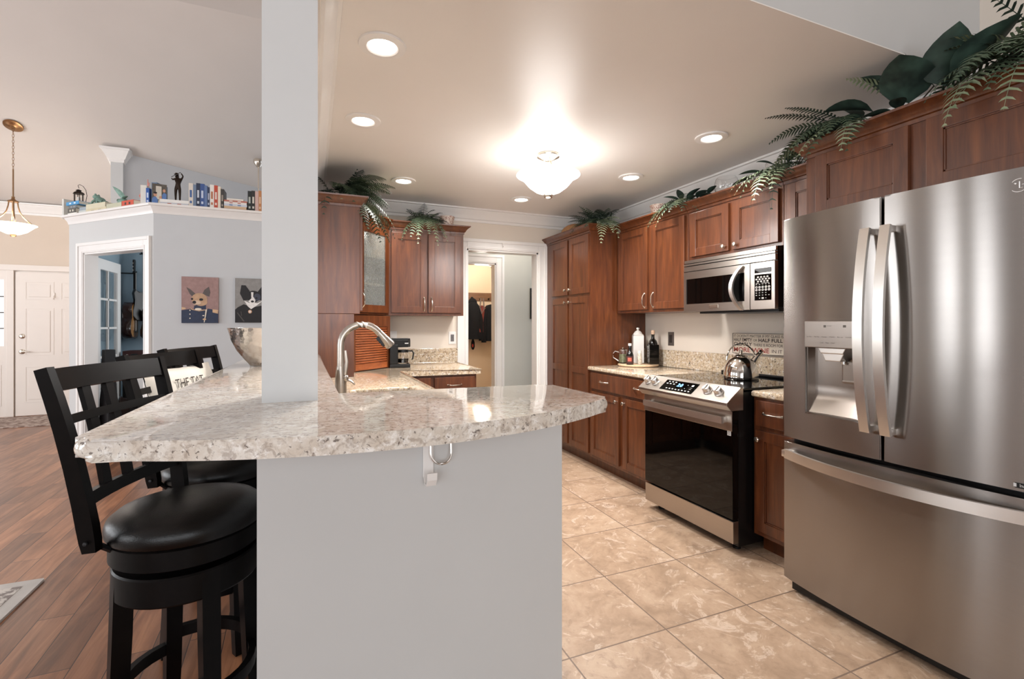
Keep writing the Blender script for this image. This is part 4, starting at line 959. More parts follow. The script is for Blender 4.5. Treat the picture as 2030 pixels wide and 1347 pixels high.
MB().lathe([(0, 0), (.018, .002), (.026, .008), (.028, .014), (.024, .019), (.031, .024), (.031, .029), (0, .03)]).build('finial', M_NICKEL, t, True)
for a in (.4, 2.5, 4.6): light('bulb', 'POINT', (LX+.085*math.cos(a), LY+.085*math.sin(a), ZC-.135), .7, (1, .985, .97), .035)
light('bowl_fill', 'SPOT', (LX, LY, ZC-.312), 80, (1, .975, .95), .12, spot=math.radians(172), blend=.5); light('bowl_fill', 'POINT', (LX, LY, ZC-.52), 15, (1, .98, .96), .2)  # spot and mid-air point light added below the bowl to brighten room and ceiling
# foyer pendant
PX_, PY_ = -3.25, 7.5; pz = zv(PY_)
t = thing('pendant_lamp', 'brass chain pendant with a lit alabaster bowl in the foyer', 'pendant lamp', (PX_, PY_, 2.31), local=True)
h_ = pz-2.31; sl = Matrix.Translation((0, 0, h_-.012)) @ Matrix.Rotation(-math.atan(.5), 4, 'X')
MB().lathe([(0, -.035), (.02, -.035), (.025, -.025), (.045, -.022), (.06, -.012), (.088, -.006), (.09, 0.004), (0, .004)], sl, 32).build('canopy', M_BRONZE, t, True)
m = MB(); n = 14; zt, zb_ = h_-.045, .80
for k in range(n):
    z = zb_+(zt-zb_)*(k+.5)/n; hh = (zt-zb_)/n*.62
    m.tube([((.009*math.cos(a) if k % 2 else 0), (0 if k % 2 else .009*math.cos(a)), z+hh*math.sin(a)) for a in [2*PI*i/10 for i in range(11)]], .0022, 5, cap=False)
m.build('chain', M_BRONZE, t, True)
m = MB(); m.tube([(0, 0, .80), (0, 0, .47)], .007); m.lathe([(0, .48), (.016, .475), (.014, .455), (.022, .44), (.048, .425), (.05, .412), (0, .41)]); m.build('stem', M_BRONZE, t, True)
m = MB(); arms(m, 4, [(.036, .415), (.042, .36), (.056, .30), (.085, .245), (.13, .195), (.165, .165)], .007, .5); m.build('arm', M_BRONZE, t, True)
MB().lathe([(0, .03), (.06, .035), (.12, .065), (.165, .11), (.19, .135), (.21, .145), (.208, .15), (.185, .143), (.158, .118), (.115, .075), (.06, .045), (0, .04)], None, 36).build('glass_bowl', M_LAMPW, t, True)
MB().lathe([(0, 0), (.02, .004), (.028, .014), (.024, .024), (.03, .03), (0, .032)]).build('finial', M_BRONZE, t, True)
for a in (0, 2.1, 4.2): light('bulb', 'POINT', (PX_+.08*math.cos(a), PY_+.08*math.sin(a), 2.52), 3.2, (1, .93, .86), .04)
light('bowl_fill', 'POINT', (PX_, PY_, 2.2), 7, (1, .94, .88), .15)  # point light added in the air under the bowl to boost its light
# mudroom lamp, only its bowl shows under the door head
t = thing('ceiling_lamp', 'lit glass bowl lamp seen through the far mudroom doorway', 'ceiling lamp', (2.44, 6.62, 2.10), local=True)
MB().lathe([(0, .03), (.06, .04), (.12, .075), (.155, .11), (.17, .118), (.15, .115), (.11, .08), (0, .04)], None, 28).build('glass_bowl', M_LAMPW, t, True)
MB().lathe([(0, 0), (.016, .003), (.02, .014), (.014, .022), (.02, .03), (0, .031)]).build('finial', M_BRONZE, t, True)
m = MB(); m.lathe([(0, .295), (.06, .295), (.06, .319), (0, .319)]); m.tube([(0, 0, .295), (0, 0, .03)], .008); m.build('stem', M_BRONZE, t, True)
light('bulb', 'POINT', (2.44, 6.62, 2.29), 10, (1, .93, .84), .05); light('bowl_fill', 'POINT', (2.2, 6.4, 2.0), 22, (1, .93, .84), .1)  # second point light added away from the lamp to brighten the mudroom
light('hall_fill', 'POINT', (2.3, 5.15, 2.3), 8, (1, .95, .90), .1)  # added fill light, no fixture hangs in the hall
light('study_fill', 'AREA', (-.5, 6.9, 1.6), 18, DAY, 1.0, 1.2, (PI/2, 0, PI/2))  # unseen area light added in mid-room, the study has no window built
# lamp stem behind the books on the plant ledge
fy = 7.56; fz_ = zv(fy)
t = thing('pendant_lamp', 'nickel canopy and rod hanging behind the books near the white post', 'pendant lamp', (-.685, fy, 2.62), local=True); hh = fz_-2.62
MB().lathe([(0, -.10), (.02, -.10), (.035, -.085), (.06, -.05), (.066, -.02), (.062, .004), (0, .004)], Matrix.Translation((0, 0, hh-.035)) @ Matrix.Rotation(-.1, 4, 'X')).build('canopy', M_NICKEL, t, True)
MB().tube([(.0, 0, hh-.1), (0, 0, .15)], .011).build('rod', M_NICKEL, t, True)
MB().lathe([(0, .15), (.03, .15), (.07, .09), (.085, 0), (.08, 0), (.065, .085), (.0, .14)]).build('shade', M_WHITE, t, True)

# ---------------------------------------------------------------- greenery and pots on top of the cabinets
def frond(m, o, az, L, rise, droop, wd, pairs=20, roll=0.0):
    o = Vector(o); d = Vector((math.cos(az), math.sin(az), 0)); sd = Vector((-d.y, d.x, 0))
    P = lambda s: o+d*(L*s*(1-.12*s))+Vector((0, 0, rise*s-droop*s*s))
    m.tube([P(s/8) for s in range(9)], [.0022*(1-.75*s/8) for s in range(9)], 4)
    for k in range(pairs):
        s = .12+.86*k/(pairs-1); p = P(s); tn = (P(min(1, s+.02))-P(s-.02)).normalized(); up = sd.cross(tn).normalized()*-1
        lw = wd*(math.sin(PI*min(1, .22+.78*s)**1.0)*.9+.12)*random.uniform(.85, 1.1)
        for q in (-1, 1):
            a = (sd*q+up*roll*q).normalized(); dr = Vector((0, 0, -.28*lw))
            tip = p+a*lw+tn*lw*.45+dr; b = L/pairs*.27; lw *= 1.4
            m.raw([p-tn*b, p+a*lw*.45+tn*(lw*.17-b*.7)+dr*.2, tip, p+a*lw*.42+tn*(lw*.19+b*.7)+dr*.2, p+tn*b], [(0, 1, 2, 3, 4)])
def leaf(m, o, d, L, wd, up=(0, 0, 1), curl=.25):
    o = Vector(o); d = Vector(d).normalized(); sd = d.cross(Vector(up)).normalized(); n = sd.cross(d).normalized(); vs, fs = [], []
    N_ = 8
    for k in range(N_+1):
        s = k/N_; w_ = wd*.5*(math.sin(PI*s**.8)**.75 if 0 < s < 1 else .02); c = o+d*L*s+n*(-curl*L*s*s)
        for q, f in ((-1, .16), (-.5, .06), (0, 0), (.5, .06), (1, .16)): vs.append(c+sd*w_*q+n*w_*f*2)
    for k in range(N_):
        for j in range(4): a = k*5+j; fs.append((a, a+1, a+6, a+5))
    m.raw(vs, fs)
def plant(name, label, cat, base, fr=(), pale=(), dark=(), broad=(), group=None):
    """fr/pale/dark: (dx,dy,dz,azimuth deg,length,rise,droop,width); broad: (dx,dy,dz,(direction),length,width)"""
    t = thing(name, label, cat, base, group=group, local=True)
    for nm, L_, mt in (('fronds', fr, M_FERN), ('pale_fronds', pale, M_FERNP), ('dark_fronds', dark, M_FERND)):
        if not L_: continue
        m = MB()
        for x, y, z, az, L, ri, dr, wd in L_: frond(m, (x, y, z), math.radians(az), L, ri, dr, wd, max(9, int(L/.0185)), random.uniform(-.3, .3))
        m.build(nm, mt, t, recalc=False)
    if broad:
        m = MB()
        for x, y, z, d, L, wd in broad: leaf(m, (x, y, z), d, L, wd)
        m.build('broad_leaves', M_BROAD, t, True, recalc=False)
    al = [q[:3] for q in list(fr)+list(pale)+list(dark)+list(broad)]
    m = MB(); m.ball((0, 0, .028), .03, (1.5, 1.5, .93), seg=10, rings=6)
    for a in al: m.tube([(0, 0, .03), (a[0]*.5, a[1]*.5, max(.03, a[2]*.6)), a], .003, 5)
    m.build('stem', M_STEM, t, True); return t
ZT = 2.1135
def fan(n, a0, a1, L, ri, dr, wd, z=.08, r=.03, j=.2):
    out = []
    for k in range(n):
        a = a0+(a1-a0)*k/max(1, n-1)+random.uniform(-8, 8); f = random.uniform(1-j, 1+j*.4)
        out.append((r*math.cos(math.radians(a)), r*math.sin(math.radians(a)), z, a, L*f, ri*random.uniform(.7, 1.15), dr*random.uniform(.8, 1.15), wd*random.uniform(.85, 1.1)))
    return out
plant('artificial_fern', 'large dark green fern spilling over the corner cabinet beside the white post', 'plant', (.20, 3.80, ZT),
      fr=fan(12, -100, 70, .36, .20, .26, .060, .12)+fan(7, -70, 40, .46, .24, .24, .065, .14)+fan(6, -60, 50, .40, .06, .30, .06, .1)+[(.1, .05, .1, 8, .36, .10, .36, .06), (.13, .1, .1, 25, .34, .06, .36, .06), (.1, 0, .1, -15, .36, .12, .38, .06), (.12, .08, .1, 40, .3, .05, .32, .055)],
      dark=fan(9, 60, 280, .22, .2, .16, .05, .10)+fan(6, -60, 60, .22, .26, .12, .055, .12)+[(0, -.02, .1, -40, .16, .2, .0, .035), (-.08, -.12, .1, 200, .12, .22, .12, .05), (-.1, -.16, .08, -100, .18, .16, .34, .05), (.02, -.1, .1, -70, .2, .14, .2, .05)],
      pale=[(.05, -.12, .08, -60, .16, .07, .12, .04), (.12, -.02, .08, 0, .24, .05, .2, .045), (0, -.16, .08, -95, .14, .05, .1, .04)])
plant('artificial_fern', 'small fern with drooping fronds over the back wall cabinet', 'plant', (.93, 4.33, ZT),
      fr=fan(12, -170, 10, .28, .13, .32, .045, .10)+fan(6, -150, -20, .20, .16, .12, .045, .1), dark=fan(5, 0, 180, .16, .2, .08, .045, .1)+[(0, 0, .12, 70, .10, .2, .04, .05), (.0, 0, .12, -20, .12, .18, .10, .05), (0, 0, .1, 180, .14, .14, .12, .05), (.05, -.02, .1, 5, .24, .1, .12, .045)], pale=[(-.02, -.02, .1, -110, .24, .09, .34, .04), (.02, -.02, .1, -75, .26, .1, .36, .04), (.05, -.02, .1, -45, .22, .08, .28, .04), (-.05, -.01, .1, 215, .22, .07, .26, .04)])
lath('mosaic_vase', [(0, 0), (.04, 0), (.05, .02), (.052, .06), (.062, .12), (.072, .165), (.068, .165), (.05, .1), (0, .03)], (1.165, 4.38, ZT), M_MOSAIC, 'speckled mosaic vase beside the small fern on the back wall cabinet', 'vase')
tag(MB().ball((0, 0, 0), 1, (.08, .15, .085), T(2.42, 4.22, ZT+.0845, .35), 20, 12).build('basket', M_BASKET, None, True), 'brown woven basket lying on top of the pantry', 'basket')
plant('artificial_fern', 'dark fern draped over the corner of the pantry crown', 'plant', (2.45, 3.80, ZT),
      fr=fan(11, 130, 310, .28, .12, .18, .045, .09)+fan(5, 180, 280, .2, .18, .08, .045, .1), dark=fan(12, 50, 270, .28, .18, .12, .05, .09), pale=[(0, -.06, .1, -100, .26, .10, .24, .05), (-.02, -.08, .1, -125, .26, .06, .30, .05), (0, -.06, .1, -80, .26, .12, .14, .045), (.05, -.1, .1, -95, .18, .1, .28, .045)])
lath('mosaic_pot', [(0, 0), (.045, 0), (.055, .02), (.062, .10), (.075, .165), (.07, .165), (.055, .1), (0, .03)], (2.70, 3.27, ZT), M_MOSAIC, 'speckled grey pot behind the garland between two wall cabinets', 'pot')
plant('leaf_garland', 'dark leaf and fern garland over the two-door wall cabinet', 'garland', (2.66, 2.90, ZT),
      pale=[(-.08, .02, .09, 150, .2, .05, .2, .05), (-.08, .1, .08, 120, .2, .04, .16, .05), (-.07, .06, .08, 170, .18, .03, .2, .05), (-.08, -.04, .1, 210, .16, .04, .12, .045)],
      fr=fan(8, 80, 280, .22, .08, .18, .05, .1)+[(-.06, .0, .1, 100, .24, .1, .14, .05), (-.05, -.05, .1, 60, .16, .18, .1, .05), (-.06, .1, .1, 140, .22, .02, .22, .045)],
      broad=[(-.06, -.10, .09, (-.5, -1, .2), .16, .07), (-.05, -.16, .09, (-.3, -1, .35), .16, .07), (-.06, -.2, .08, (-.2, -1, .15), .17, .075), (-.05, -.06, .1, (.1, -.8, .7), .13, .065), (-.06, 0, .1, (-.6, .5, .5), .13, .07), (-.07, .05, .08, (-1, .1, -.35), .13, .06), (-.04, .02, .12, (.1, .3, 1), .11, .06), (-.06, -.28, .09, (-.2, -.8, .5), .10, .05)])
def goblet(loc, label):
    t = thing('glass_goblet', label, 'vase', loc, local=True)
    MB().lathe([(0, .0), (.05, 0), (.05, .004), (.012, .012), (.008, .03), (.014, .05), (.05, .066), (.076, .10), (.082, .135), (.072, .175), (.062, .19), (.060, .19), (.069, .174), (.079, .135), (.073, .102), (.048, .07), (.0, .058)], None, 32).build('bowl', M_CLEAR, t, True)
    return t
goblet((2.68, 2.535, ZT+.0), 'round clear glass goblet on top of the microwave cabinet')
goblet((2.72, 2.17, ZT+.0), 'clear glass goblet half hidden by the garland nearer the refrigerator')
plant('leaf_garland', 'long garland of dark leaves and pale fern above the microwave cabinet end', 'garland', (2.66, 2.04, ZT),
      pale=[(-.09, .1, .09, 150, .2, .03, .16, .05), (-.09, .06, .08, 190, .2, .03, .22, .055), (-.09, .0, .09, 205, .18, .03, .18, .05), (-.08, .16, .1, 120, .18, .04, .12, .045), (-.1, -.2, .14, 260, .3, .14, .1, .05)],
      fr=fan(9, 110, 260, .22, .08, .2, .05, .11)+[(-.08, -.06, .1, 250, .26, .16, .12, .05), (-.08, .1, .1, 160, .18, .06, .22, .05), (-.08, -.14, .12, 265, .28, .2, .1, .05)], dark=[(-.08, 0, .1, 200, .16, .02, .3, .045), (-.08, -.2, .1, 230, .18, .02, .32, .045), (-.09, .06, .1, 170, .16, .0, .24, .04)],
      broad=[(-.06, .2, .09, (-.4, 1, .1), .14, .06), (-.06, .12, .1, (-.5, .9, .4), .15, .065), (-.06, .04, .12, (-.2, .7, .6), .13, .06), (-.06, -.04, .12, (-.4, -.6, .6), .14, .065), (-.06, -.1, .12, (-.2, -1, .5), .15, .065), (-.06, -.18, .12, (-.6, -.8, .35), .14, .06), (-.06, 0, .1, (-.9, .1, -.2), .12, .055)])
plant('leaf_garland', 'fern and magnolia leaf garland on the deep cabinet above the refrigerator', 'garland', (2.44, 1.36, ZT),
      fr=[(x_-.10, y_+(.18 if k_ < 8 else -.46), z_, a_, L_, r_, d_, w_) for k_, (x_, y_, z_, a_, L_, r_, d_, w_) in enumerate(fan(8, 90, 230, .27, .10, .2, .05, .1)+fan(8, 100, 260, .26, .14, .22, .06, .12))]+[(-.12, .2, .12, 130, .3, .10, .14, .05), (-.12, .12, .12, 150, .3, .06, .2, .055), (-.12, .16, .1, 175, .24, .04, .22, .055), (-.1, .06, .1, 190, .2, .02, .2, .05), (-.1, .24, .1, 110, .34, .0, .22, .05), (-.1, -.5, .12, 200, .24, .1, .24, .06), (-.1, -.44, .12, 165, .26, .12, .2, .06), (-.1, -.56, .1, 250, .3, .16, .22, .06)],
      pale=[(-.12, .16, .1, 165, .26, .03, .2, .055), (-.12, .1, .1, 200, .22, .02, .2, .05), (-.12, .26, .1, 125, .26, -.02, .14, .045), (-.08, -.1, .14, 120, .24, .2, .06, .05), (-.1, -.4, .16, 260, .34, .2, .1, .06), (-.1, -.5, .1, 180, .22, .02, .24, .055), (-.1, -.36, .1, 175, .24, .04, .26, .055)],
      dark=[(-.1, .2, .14, 140, .34, .16, .1, .045), (-.1, .16, .14, 155, .3, .12, .06, .04), (-.1, -.5, .16, 240, .3, .24, .1, .05), (-.08, -.2, .14, 100, .14, .24, .02, .05)],
      broad=[(-.10, .06, .10, (-.75, .75, -.1), .20, .14), (-.10, .02, .12, (-.3, .8, .5), .2, .15), (-.08, -.06, .12, (-.3, .3, .8), .19, .15), (-.10, -.12, .1, (-.6, -.2, .8), .22, .19), (-.08, -.24, .12, (-.2, -.2, .95), .22, .18), (-.08, -.28, .12, (-.1, -.6, .7), .24, .17), (-.10, -.02, .08, (-.9, .1, .1), .13, .08), (-.11, -.06, .08, (-.7, .5, .1), .12, .06), (-.08, .1, .12, (.1, .5, .7), .16, .12), (-.1, -.08, .09, (-.8, -.4, .25), .12, .06)])
plant('artificial_fern', 'pale fern at the far right end of the refrigerator cabinet top', 'plant', (2.52, .80, ZT),
      fr=fan(8, 90, 260, .26, .16, .2, .06, .13, .1)+[(-.12, .06, .12, 165, .26, .10, .24, .06), (-.12, .0, .12, 200, .24, .08, .24, .06), (-.1, .1, .14, 120, .26, .22, .12, .05), (-.1, -.04, .16, 250, .3, .24, .1, .06)], pale=[(-.14, .1, .12, 150, .26, .06, .22, .06), (-.12, .02, .14, 185, .26, .14, .2, .06), (-.12, .08, .16, 110, .3, .22, .1, .05)], dark=[(-.1, .04, .16, 140, .2, .26, .06, .05), (-.1, -.02, .14, 220, .26, .2, .14, .05)])

# ---------------------------------------------------------------- bar stools (local frame: faces +x)
def make_stool(label):
    t = thing('bar_stool', label, 'bar stool', (0, 0, 0), group='black swivel stools along the granite bar', local=True)
    MB().lathe([(0, .664), (.187, .664), (.199, .668), (.205, .68), (.205, .695), (.199, .713), (.178, .73), (.13, .743), (.06, .749), (0, .75)], None, 48).build('seat_cushion', M_LEATHER, t, True)
    MB().lathe([(.0, .604), (.19, .604), (.195, .608), (.195, .659), (.19, .664), (.0, .664)], None, 48).build('seat_ring', M_ESP, t, True)
    MB().lathe([(0, .585), (.10, .585), (.10, .604), (0, .604)], None, 24).build('swivel_plate', M_DGREY, t, True)
    MB().lathe([(.155, .505), (.184, .505), (.188, .51), (.188, .58), (.184, .585), (0, .585), (0, .575), (.155, .575)], None, 48).build('apron', M_ESP, t, True)
    for a in (45, 135, 225, 315):
        a = math.radians(a); c, s = math.cos(a), math.sin(a)
        MB().bar([(.163*c, .163*s, .58), (.168*c, .168*s, .40), (.178*c, .178*s, .15), (.19*c, .19*s, .004)], [.046, .046, .042, .037], [.046, .046, .042, .037], (-s, c, 0)).build('leg', M_ESP, t)
    for k in range(4):
        a0 = math.radians(45+90*k); z = .215 if k % 2 else .255; m = MB()
        P = [(.169*math.cos(a0+PI/2*i/8), .169*math.sin(a0+PI/2*i/8), z) for i in range(9)]
        m.bar(P, .036, .02, (0, 0, 1)); m.build('footrest', M_ESP, t, True, ang=30)
    by = .203
    def bx(z):                                                     # curve of the back posts
        s = (z-.60)/.56; return -.130-.042*s-.062*s*s
    for q in (-1, 1):
        zs = [.672, .70, .74, .80, .90, 1.0, 1.08, 1.158]
        P = [(bx(z), q*(by-.012+.055*(z-.6)), z) for z in zs]
        m = MB(); m.bar(P, [.024, .026, .026, .025, .025, .024, .024, .023], [.034, .040, .042, .041, .039, .037, .035, .032], (0, 1, 0)); m.build('back_post', M_ESP, t, True, ang=30)
        m = MB(); m.tube([(bx(.685)+.006, q*(by-.02), .685), (-.12, q*.13, .64)], .008, 6); m.lathe([(0, 0), (.006, 0), (.005, .003), (0, .004)], dirM((bx(.70), q*(by+.011), .70), (0, q, 0)), 10); m.build('bolt', M_DGREY, t, True)
    def rail(name, z0, z1, th, bow_):
        m = MB(); zc = (z0+z1)/2; h = by-.012+.055*(zc-.6)-.012
        m.bar([(bx(zc)-bow_*(1-(k/6-1)**2), h*(k/6-1), zc) for k in range(13)], z1-z0, th, (bx(z1)-bx(z0), 0, z1-z0)); m.build(name, M_ESP, t, True, ang=30)
    rail('top_rail', 1.095, 1.155, .024, .022); rail('back_rail', 1.008, 1.032, .02, .022); rail('back_rail', .79, .824, .022, .022)
    for y in (-.095, 0, .095):
        zs = [.80, .90, 1.0, 1.11]; bw_ = .022*(1-(y/.2)**2)
        m = MB(); m.bar([(bx(z)-bw_, y*(1+.0*z), z) for z in zs], .03, .014, (0, 1, 0)); m.build('back_slat', M_ESP, t, True, ang=30)
    return t
st0 = make_stool('nearest black wooden bar stool with round leather seat at the bar corner')
S = ((-.345, 1.742, -18), (-.345, 2.29, -18), (-.345, 2.79, -17))
st0.location = (S[0][0], S[0][1], 0); st0.rotation_euler.z = math.radians(S[0][2])
dup(st0, (S[1][0], S[1][1], 0), math.radians(S[1][2]), 'middle black bar stool with the cream pillow leaning on its back')
dup(st0, (S[2][0], S[2][1], 0), math.radians(S[2][2]), 'farthest black bar stool, only its back showing beside the silver bowl')
# pillow on the middle stool
pr = math.radians(-18); t = thing('throw_pillow', 'cream throw pillow printed with dark capitals on a bar stool', 'pillow', (-.345, 2.29, .752), pr, local=True)
m = MB(); n = 14; vs = []; W_, H_ = .46, .345; tl = .22
PB = TX((-.150, .105, .0), (0, 1, 0), (-tl, 0, 1), (1, 0, tl))
for sgn in (1, -1):
    for i in range(n+1):
        for j in range(n+1):
            u, v = -1+2*i/n, -1+2*j/n; f = max(0, (1-u**4)*(1-v**4))**.55
            vs.append((u*W_/2*(1-.05*(1-abs(v))), H_/2+.006+v*H_/2*(1-.05*(1-abs(u))), sgn*.048*f))
N1 = (n+1)**2
fs = [(k*N1+i*(n+1)+j, k*N1+(i+1)*(n+1)+j, k*N1+(i+1)*(n+1)+j+1, k*N1+i*(n+1)+j+1) for k in (0, 1) for i in range(n) for j in range(n)]
m.raw(vs, fs, PB); bmesh.ops.remove_doubles(m.bm, verts=m.bm.verts, dist=.0008); m.build('cushion', M_CREAM, t, True, ang=80)
MB().text('THE TAT', PB @ T(-.13, .258, .0485), .20, .036).build('lettering', M_INK, t)

# ---------------------------------------------------------------- rugs
t = tag(MB().prism(fillet([(-2.9, .6), (-1.225, .6), (-1.225, 3.105), (-2.9, 3.105)], {0, 1, 2, 3}, .01, 2), .0005, .012).build('area_rug', pm('rug_border', (196, 192, 188), .95, var=.08, bmp=.3, bscale=400)), 'pale patterned area rug, its corner showing on the wood floor', 'rug')
m = MB(); m.box(-2.84, -1.285, .66, 3.045, .0121, .0135); f = m.build('rug_field', M_RUG, None); f.location = f.location-t.location; f.parent = t
m = MB(); m.prism([(-4.5, 7.86), (-3.0, 7.86), (-3.0, 8.70), (-4.5, 8.70)], .0005, .011); tag(m.build('entry_rug', M_MAT), 'worn patterned rug in front of the white entry door', 'rug')

# ---------------------------------------------------------------- dog portraits
def portrait(name, label, x0, x1, z0_, z1_, cols, paint):
    t = thing(name, label, 'picture', ((x0+x1)/2, 5.645, z0_))
    MB().box(x0, x1, 5.632, 5.658, z0_, z1_, None, .001).build('canvas', cols[0], t)
    m = MB(); M = TX((x0, 5.6316, z0_), (1, 0, 0), (0, 0, 1), (0, -1, 0)); k = [0]
    def L(fn, ci, *a, **kw):
        k[0] += 1; m.mi = ci; getattr(m, fn)(*a, M @ T(0, 0, .00025*k[0]), **kw)
    paint(L, x1-x0, z1_-z0_); m.build('painted_dog', cols, t, recalc=False)
P_ = lambda n, c: pm(n, c, .6, var=.12, vscale=30)
c1 = [P_('dusty_rose_canvas', (156, 126, 122)), P_('navy_paint', (44, 54, 78)), P_('fawn_paint', (186, 152, 122)), P_('grey_ear_paint', (92, 84, 82)), P_('dark_paint', (34, 30, 32)), P_('gold_paint', (206, 172, 138)), P_('cream_paint', (226, 216, 200)), P_('pale_fawn_paint', (206, 182, 158))]
def chi(L, W, H):
    s = W; L('poly', 1, [(0, 0), (s, 0), (s, .38*s), (.86*s, .43*s), (.72*s, .46*s), (.5*s, .40*s), (.27*s, .45*s), (.12*s, .42*s), (0, .40*s)])
    L('poly', 1, [(.33*s, .42*s), (.66*s, .44*s), (.66*s, .60*s), (.5*s, .62*s), (.34*s, .54*s)])
    L('poly', 3, [(.13*s, 1.13*s), (.24*s, 1.06*s), (.38*s, .92*s), (.30*s, .82*s), (.22*s, .92*s)]); L('poly', 3, [(.74*s, 1.16*s), (.78*s, .98*s), (.75*s, .84*s), (.56*s, .92*s), (.62*s, 1.06*s)])
    L('ell', 2, .48*s, .76*s, .215*s, .19*s); L('ell', 2, .52*s, .66*s, .18*s, .12*s); L('ell', 7, .41*s, .64*s, .11*s, .075*s)
    L('ell', 4, .345*s, .655*s, .05*s, .05*s); L('ell', 4, .53*s, .745*s, .055*s, .04*s); L('ell', 4, .285*s, .76*s, .03*s, .035*s); L('poly', 4, [(.33*s, .60*s), (.42*s, .575*s), (.55*s, .59*s), (.42*s, .565*s)])
    L('ell', 6, .45*s, .44*s, .09*s, .035*s); L('poly', 5, [(.23*s, .5*s), (.29*s, .44*s), (.45*s, .40*s), (.66*s, .43*s), (.70*s, .46*s), (.68*s, .41*s), (.47*s, .375*s), (.27*s, .42*s)])
    L('poly', 5, [(.84*s, .44*s), (s*.99, .42*s), (s*.99, .30*s), (.84*s, .34*s)]); L('poly', 5, [(.01*s, .50*s), (.11*s, .48*s), (.12*s, .44*s), (.01*s, .42*s)])
    L('poly', 6, [(.65*s, .43*s), (.69*s, .43*s), (.66*s, .22*s), (.62*s, .02*s), (.60*s, .02*s), (.63*s, .22*s)]); L('ell', 5, .62*s, .12*s, .05*s, .03*s); L('ell', 6, .59*s, .235*s, .03*s, .015*s)
    for y in (.15, .28, .40): L('ell', 6, .23*s, y*s, .018*s, .02*s)
portrait('dog_portrait', 'canvas portrait of a tan big-eared dog in a navy uniform', -1.186, -.871, 1.291, 1.751, c1, chi)
c2 = [P_('grey_canvas', (140, 138, 136)), P_('black_paint', (30, 29, 32)), P_('white_paint', (228, 226, 224)), P_('blue_grey_paint', (66, 70, 84)), P_('gold_medal_paint', (206, 168, 140)), P_('mid_grey_paint', (76, 72, 70))]
def pap(L, W, H):
    s = W; L('poly', 1, [(0, 0), (s, 0), (s, .56*s), (.75*s, .56*s), (.5*s, .50*s), (.25*s, .60*s), (.08*s, .50*s), (0, .42*s)])
    L('poly', 1, [(.18*s, 1.22*s), (.3*s, 1.22*s), (.42*s, 1.04*s), (.40*s, .74*s), (.24*s, .72*s), (.14*s, .95*s)]); L('poly', 1, [(.90*s, 1.22*s), (.78*s, 1.2*s), (.64*s, 1.0*s), (.70*s, .74*s), (.86*s, .74*s), (.94*s, .98*s)])
    L('ell', 1, .53*s, .86*s, .2*s, .19*s); L('ell', 3, .64*s, .84*s, .1*s, .12*s); L('poly', 2, [(.26*s, .72*s), (.42*s, .64*s), (.53*s, .66*s), (.64*s, .64*s), (.82*s, .74*s), (.62*s, .56*s), (.46*s, .44*s), (.36*s, .54*s)])
    L('poly', 2, [(.46*s, 1.0*s), (.53*s, 1.0*s), (.52*s, .86*s), (.59*s, .74*s), (.56*s, .64*s), (.44*s, .63*s), (.38*s, .70*s), (.47*s, .80*s)]); L('ell', 1, .50*s, .695*s, .045*s, .035*s)
    L('ell', 1, .62*s, .81*s, .03*s, .03*s); L('ell', 1, .40*s, .82*s, .03*s, .03*s); L('ell', 4, .43*s, .36*s, .055*s, .06*s); L('ell', 2, .43*s, .36*s, .025*s, .03*s)
    L('poly', 5, [(.05*s, .32*s), (.08*s, .33*s), (.28*s, .04*s), (.24*s, .03*s)]); L('poly', 5, [(.16*s, .36*s), (.18*s, .37*s), (.20*s, .22*s), (.18*s, .22*s)])
portrait('dog_portrait', 'canvas portrait of a black and white dog wearing a medal', -.724, -.409, 1.296, 1.752, c2, pap)

# ---------------------------------------------------------------- plant ledge: books and ornaments
ZL = 2.4512
PAGE = pm('page_block', (226, 218, 202), .8, var=.06)
def book(M, w_, h, d, col, label, group, flat=False, band=None):
    """spine faces local -y; upright: width w_ (x), height h (z), depth d (y); flat: lies on its side"""
    cm = pm('book_%d_%d_%d' % col, col, .45, var=.05)
    m = MB(); c = .0025
    if flat: m.box(0, w_, 0, d, 0, c, M); m.box(0, w_, 0, d, h-c, h, M); m.box(0, w_, 0, c, c, h-c, M)
    else: m.box(0, c, 0, d, 0, h, M); m.box(w_-c, w_, 0, d, 0, h, M); m.box(c, w_-c, 0, c, 0, h, M)
    mats = [cm]
    if band:
        m.mi = 1; mats.append(pm('band_%d_%d_%d' % band, band, .5))
        if flat:
            for a in (.25, .6): m.box(w_*a, w_*(a+.14), -.0006, 0, h*.3, h*.7, M)
        else:
            for a, e in ((.18, .1), (.42, .3)): m.box(w_*.25, w_*.75, -.0006, 0, h*a, h*(a+e), M)
    o = tag(m.build('book', mats), label, 'book', group)
    m = MB()
    if flat: m.box(.004, w_-.004, c+.0002, d-.005, c+.0002, h-c-.0002, M)
    else: m.box(c+.0002, w_-c-.0002, c+.0002, d-.005, .004, h-.004, M)
    p = m.build('pages', PAGE, None); p.location = p.location-o.location; p.parent = o
    return o
GB = 'books along the white plant ledge'
